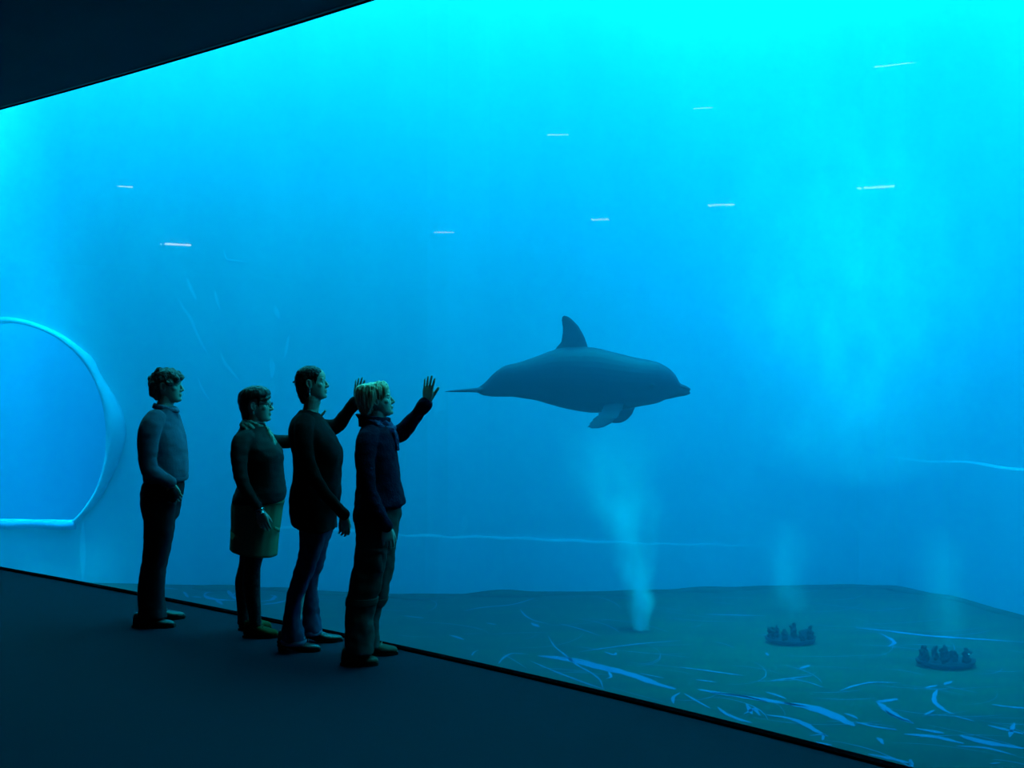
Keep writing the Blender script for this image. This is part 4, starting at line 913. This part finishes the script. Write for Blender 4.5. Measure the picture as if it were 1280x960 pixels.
body_core(bm, P,
    [(526, 460, 483, .046), (536, 457, 485, .085), (546, 454, 487, .135), (558, 452, 489, .140), (570, 452, 491, .135), (585, 454, 492, .128), (605, 455, 494, .125), (622, 453, 495, .14), (642, 452, 494, .148), (665, 454, 490, .145), (682, 459, 484, .12), (690, 464, 478, .07)],
    [([P.p(466, 676, -.085), P.p(454.5, 738, -.09), P.p(450, 816, -.095)], [.055, .042, .030]), ([P.p(476, 676, .085), P.p(469, 735, .092), P.p(464, 808, .095)], [.055, .042, .030])],
    [([P.p(462, 548, -.150), P.p(459, 578, -.190), P.p(465, 618, -.200), P.p(476, 645, -.190), P.p(483, 659, -.180)], [.034, .031, .027, .024, .021]),
     ([P.p(476, 545, .13), sh, el, wr], [.036, .036, .030, .022])],
    ([P.p(466, 536), P.p(470, 527), P.p(473, 516)], [.052, .048, .048]))
hand(bm, P.p(483, 658, -.18), (.12, .06, -1), (.25, -.95, 0), -1, .92, (.22, .4, .35), .04, (.45, .2), fore=True)
hand(bm, wr, Vector((-gn.y, gn.x, 0)) * .16 + Vector((0, 0, 1)), gn, 1, .99, (.02, .03, .03), (.13), (.40, -.02), fore=True, rad=.95)
fuse('body', bm, .003, M_skin2, r, 2)
eyes(HM, r, M_eye)
# straight bob swept back from the brow, the ear half covered
bm = bmesh.new()
loft(bm, P.sl([(521, 453.5, 464, .028), (517, 450.8, 467.5, .046), (511, 447.8, 471, .060), (504, 445.2, 473, .070), (497, 443.8, 474.5, .076), (490, 443.8, 478.5, .079), (486, 444.6, 485.0, .078), (483, 446.6, 484.6, .074), (480.5, 450.2, 483.2, .063), (478.8, 457, 480.5, .044), (478, 464, 476, .020)]), n=44, p=2.2)
for sd in (1, -1):
    tube(bm, [P.p(476, 480, sd * .045), P.p(481.5, 485, sd * .062), P.p(481.0, 491, sd * .068), P.p(478.4, 497, sd * .070), P.p(476.6, 502, sd * .066)], [(.020, .012), (.020, .012), (.015, .011), (.010, .009), (.004, .004)], n=12, flat=(1, 0, 0))
    tube(bm, [P.p(470, 480.5, sd * .052), P.p(474, 487, sd * .070), P.p(474.8, 493, sd * .0725), P.p(473.5, 499, sd * .070)], [(.022, .010), (.022, .010), (.017, .008), (.008, .005)], n=12, flat=(1, 0, 0))
    tube(bm, [P.p(465, 481, sd * .05), P.p(466, 492, sd * .075), P.p(463, 505, sd * .073), P.p(459, 517, sd * .050)], [(.022, .009), (.026, .010), (.022, .009), (.008, .006)], n=12, flat=(1, 0, 0))
tube(bm, [P.p(470, 479.2), P.p(478, 478.6), P.p(483, 481), P.p(485.5, 486)], [.012, .013, .012, .006], n=12)
fuse('hair', bm, .0035, M_hair4, r, 1, [(.004, (60, 60, 10)), (.002, (130, 130, 20))], seed=10)
# fleece jacket
bm = bmesh.new()
loft(bm, P.sl([(527, 455, 486, .085), (532, 452.5, 489, .108), (538, 449.8, 491, .145), (546, 447.2, 492.6, .172), (556, 445.8, 494.6, .182), (567, 445.4, 496.6, .180), (580, 446.2, 498.2, .175), (594, 446.6, 500, .170), (608, 446.2, 502, .172), (622, 444.4, 505.5, .182), (629, 443.6, 506.2, .188), (634, 443.4, 500, .190), (641, 443.2, 490, .190), (650, 443.6, 480, .18)]), n=44, p=2.25)
tube(bm, [P.p(464, 543, -.120), P.p(459.5, 550, -.166), P.p(456.5, 570, -.198), P.p(459.5, 602, -.212), P.p(467, 630, -.208), P.p(478, 649, -.192), P.p(482, 656, -.184)], [(.056, .060), (.056, .062), (.052, .058), (.048, .050), (.044, .044), (.038, .038), (.035, .035)], n=22, flat=(0, 1, 0))
cuff = el.lerp(wr, .86)
tube(bm, [P.p(474, 545, .11), sh, P.p(494, 544, .155), el, el.lerp(wr, .4), cuff], [.060, .060, .055, .050, .046, .042], n=22)
fl4 = fuse('jacket', bm, .005, M_flc, r, 3, [(.009, (10, 10, 6)), (.006, (18, 18, 24))], seed=11)
bm = bmesh.new(); dv = (wr - el).normalized(); tube(bm, [cuff - dv * .02, cuff + dv * .016], [.043, .0455], n=20); from_bm('cuff', bm, M_flc, fl4, True)
bm = bmesh.new(); tube(bm, [P.p(480.5, 653.5, -.187), P.p(483, 657.5, -.182)], [.0365, .038], n=20); from_bm('cuff', bm, M_flc, fl4, True)
bm = bmesh.new()                      # stand-up collar, its back edge turned out
for k in range(1):
    rs = []
    for i in range(41):
        a = 2 * PI * i / 40; ca, sa = math.cos(a), math.sin(a); back = max(0, -ca)
        c = P.p(468.5 + 1.0 * ca, 528 + 2.5 * ca)
        rs.append([Vector((c.x + (.078 + q + .016 * back * t) * ca, (.076 + q) * sa, c.z + z)) for q, z, t in ((.012, -.035, 0), (.010, .010, .3), (.012, .036, 1.3), (.003, .040, 1.3), (-.004, .012, .3), (.0, -.03, 0))])
    rings(bm, rs, cap=False); bmesh.ops.remove_doubles(bm, verts=bm.verts, dist=1e-5); fix_normals(bm)
from_bm('collar', bm, M_flc, fl4, True)
# scarf folded inside the collar, an end over the chest
sc = bmesh.new()
coil(P.p(471, 525.5), .074, .070, .014, .0155); coil(P.p(474, 530), .086, .086, .030, .0165, 1.2)
for dy, dx in ((-.026, -1.2), (.002, .6), (.026, 0)):
    tube(sc, [P.p(488.5 + dx, 531, dy), P.p(492.0 + dx, 540, dy * 1.3), P.p(495.2 + dx, 550, dy * 1.3), P.p(497.4 + dx, 561.5, dy)], [.014, .0165, .015, .008], n=12)
fuse('scarf', sc, .004, M_scf4, r, 1, [(.006, (45, 45, 30))], seed=12)
# cargo trousers with thigh pockets and knee flaps
bm = bmesh.new()
loft(bm, P.sl([(628, 447, 502.6, .160), (640, 444.6, 501.5, .170), (655, 444, 499, .180), (670, 446, 497, .180), (682, 449, 493, .165), (692, 458, 484, .10)]), n=34, p=2.2)
leg_loft(bm, P, [(664, 445.5, 488, .088), (680, 445, 486.5, .088), (698, 442.8, 483.5, .085), (715, 440.4, 480.5, .083), (732, 436.6, 476.5, .081), (748, 433.2, 472.5, .079), (765, 431.4, 468.5, .077), (783, 431, 467, .078), (800, 430.8, 466.8, .080), (811, 431.0, 467.5, .081), (815, 431.8, 467.5, .080)], -.092)
leg_loft(bm, P, [(664, 456, 497, .088), (680, 457, 495.5, .088), (698, 456.5, 493.5, .085), (715, 455.5, 490.8, .083), (732, 454, 487.2, .081), (745, 453, 485.4, .080), (754, 452.5, 481.5, .078), (766, 451.5, 476.8, .075), (780, 451, 474.2, .074), (794, 451, 474.2, .076), (804, 451.5, 475, .077), (807, 452, 475, .076)], .092)
cg = fuse('cargo_trousers', bm, .005, M_cargo, r, 3, [(.010, (10, 10, 7)), (.008, (18, 18, 22))], seed=13)
bm = bmesh.new(); c = P.p(470, 698, -.092)
def plate(bm, x0, x1, y0, y1, yc, hw, bulge):
    rs = []
    for y, b in ((y0, 0), (y0 + .8, 1), ((y0 + y1) / 2, 1.25), (y1 - .8, 1), (y1, 0)):
        row = []
        for k in range(11):
            x = x0 + (x1 - x0) * k / 10; t = (k / 10 - .5) * 2
            row.append(P.p(x, y, yc - hw - bulge * b * (1 - abs(t) ** 6) + .018 * t * t))
        rs.append(row + [p + Vector((0, .03, 0)) for p in reversed(row)])
    rings(bm, rs); fix_normals(bm)
plate(bm, 455, 479, 688, 716, -.092, .070, .018); from_bm('pocket', bm, M_cargo, cg, True)
bm = bmesh.new(); plate(bm, 454, 480, 685, 693, -.092, .078, .016); from_bm('pocket_flap', bm, M_cargo, cg, True)
bm = bmesh.new(); leg_loft(bm, P, [(746.5, 432.6, 473.6, .081), (752, 431.8, 472.6, .0825), (756, 431.6, 470.8, .080)], -.092); from_bm('knee_band', bm, M_cargo, cg, True)
bm = bmesh.new(); leg_loft(bm, P, [(746.5, 452.4, 486.0, .081), (752, 452, 484.0, .082), (757, 452, 480.8, .079)], .092); from_bm('knee_band', bm, M_cargo, cg, True)
gx = lambda x: P.p(x, 480).x
shoe('shoe', Vector((gx(430.8), -.092, 0)), Vector((gx(476.4), -.110, 0)), .047, .090, M_boot4, M_sole, r, M_lace4)
shoe('shoe', Vector((gx(447), .092, 0)), Vector((gx(494.5), .12, 0)), .047, .090, M_boot4, M_sole, r, M_lace4)
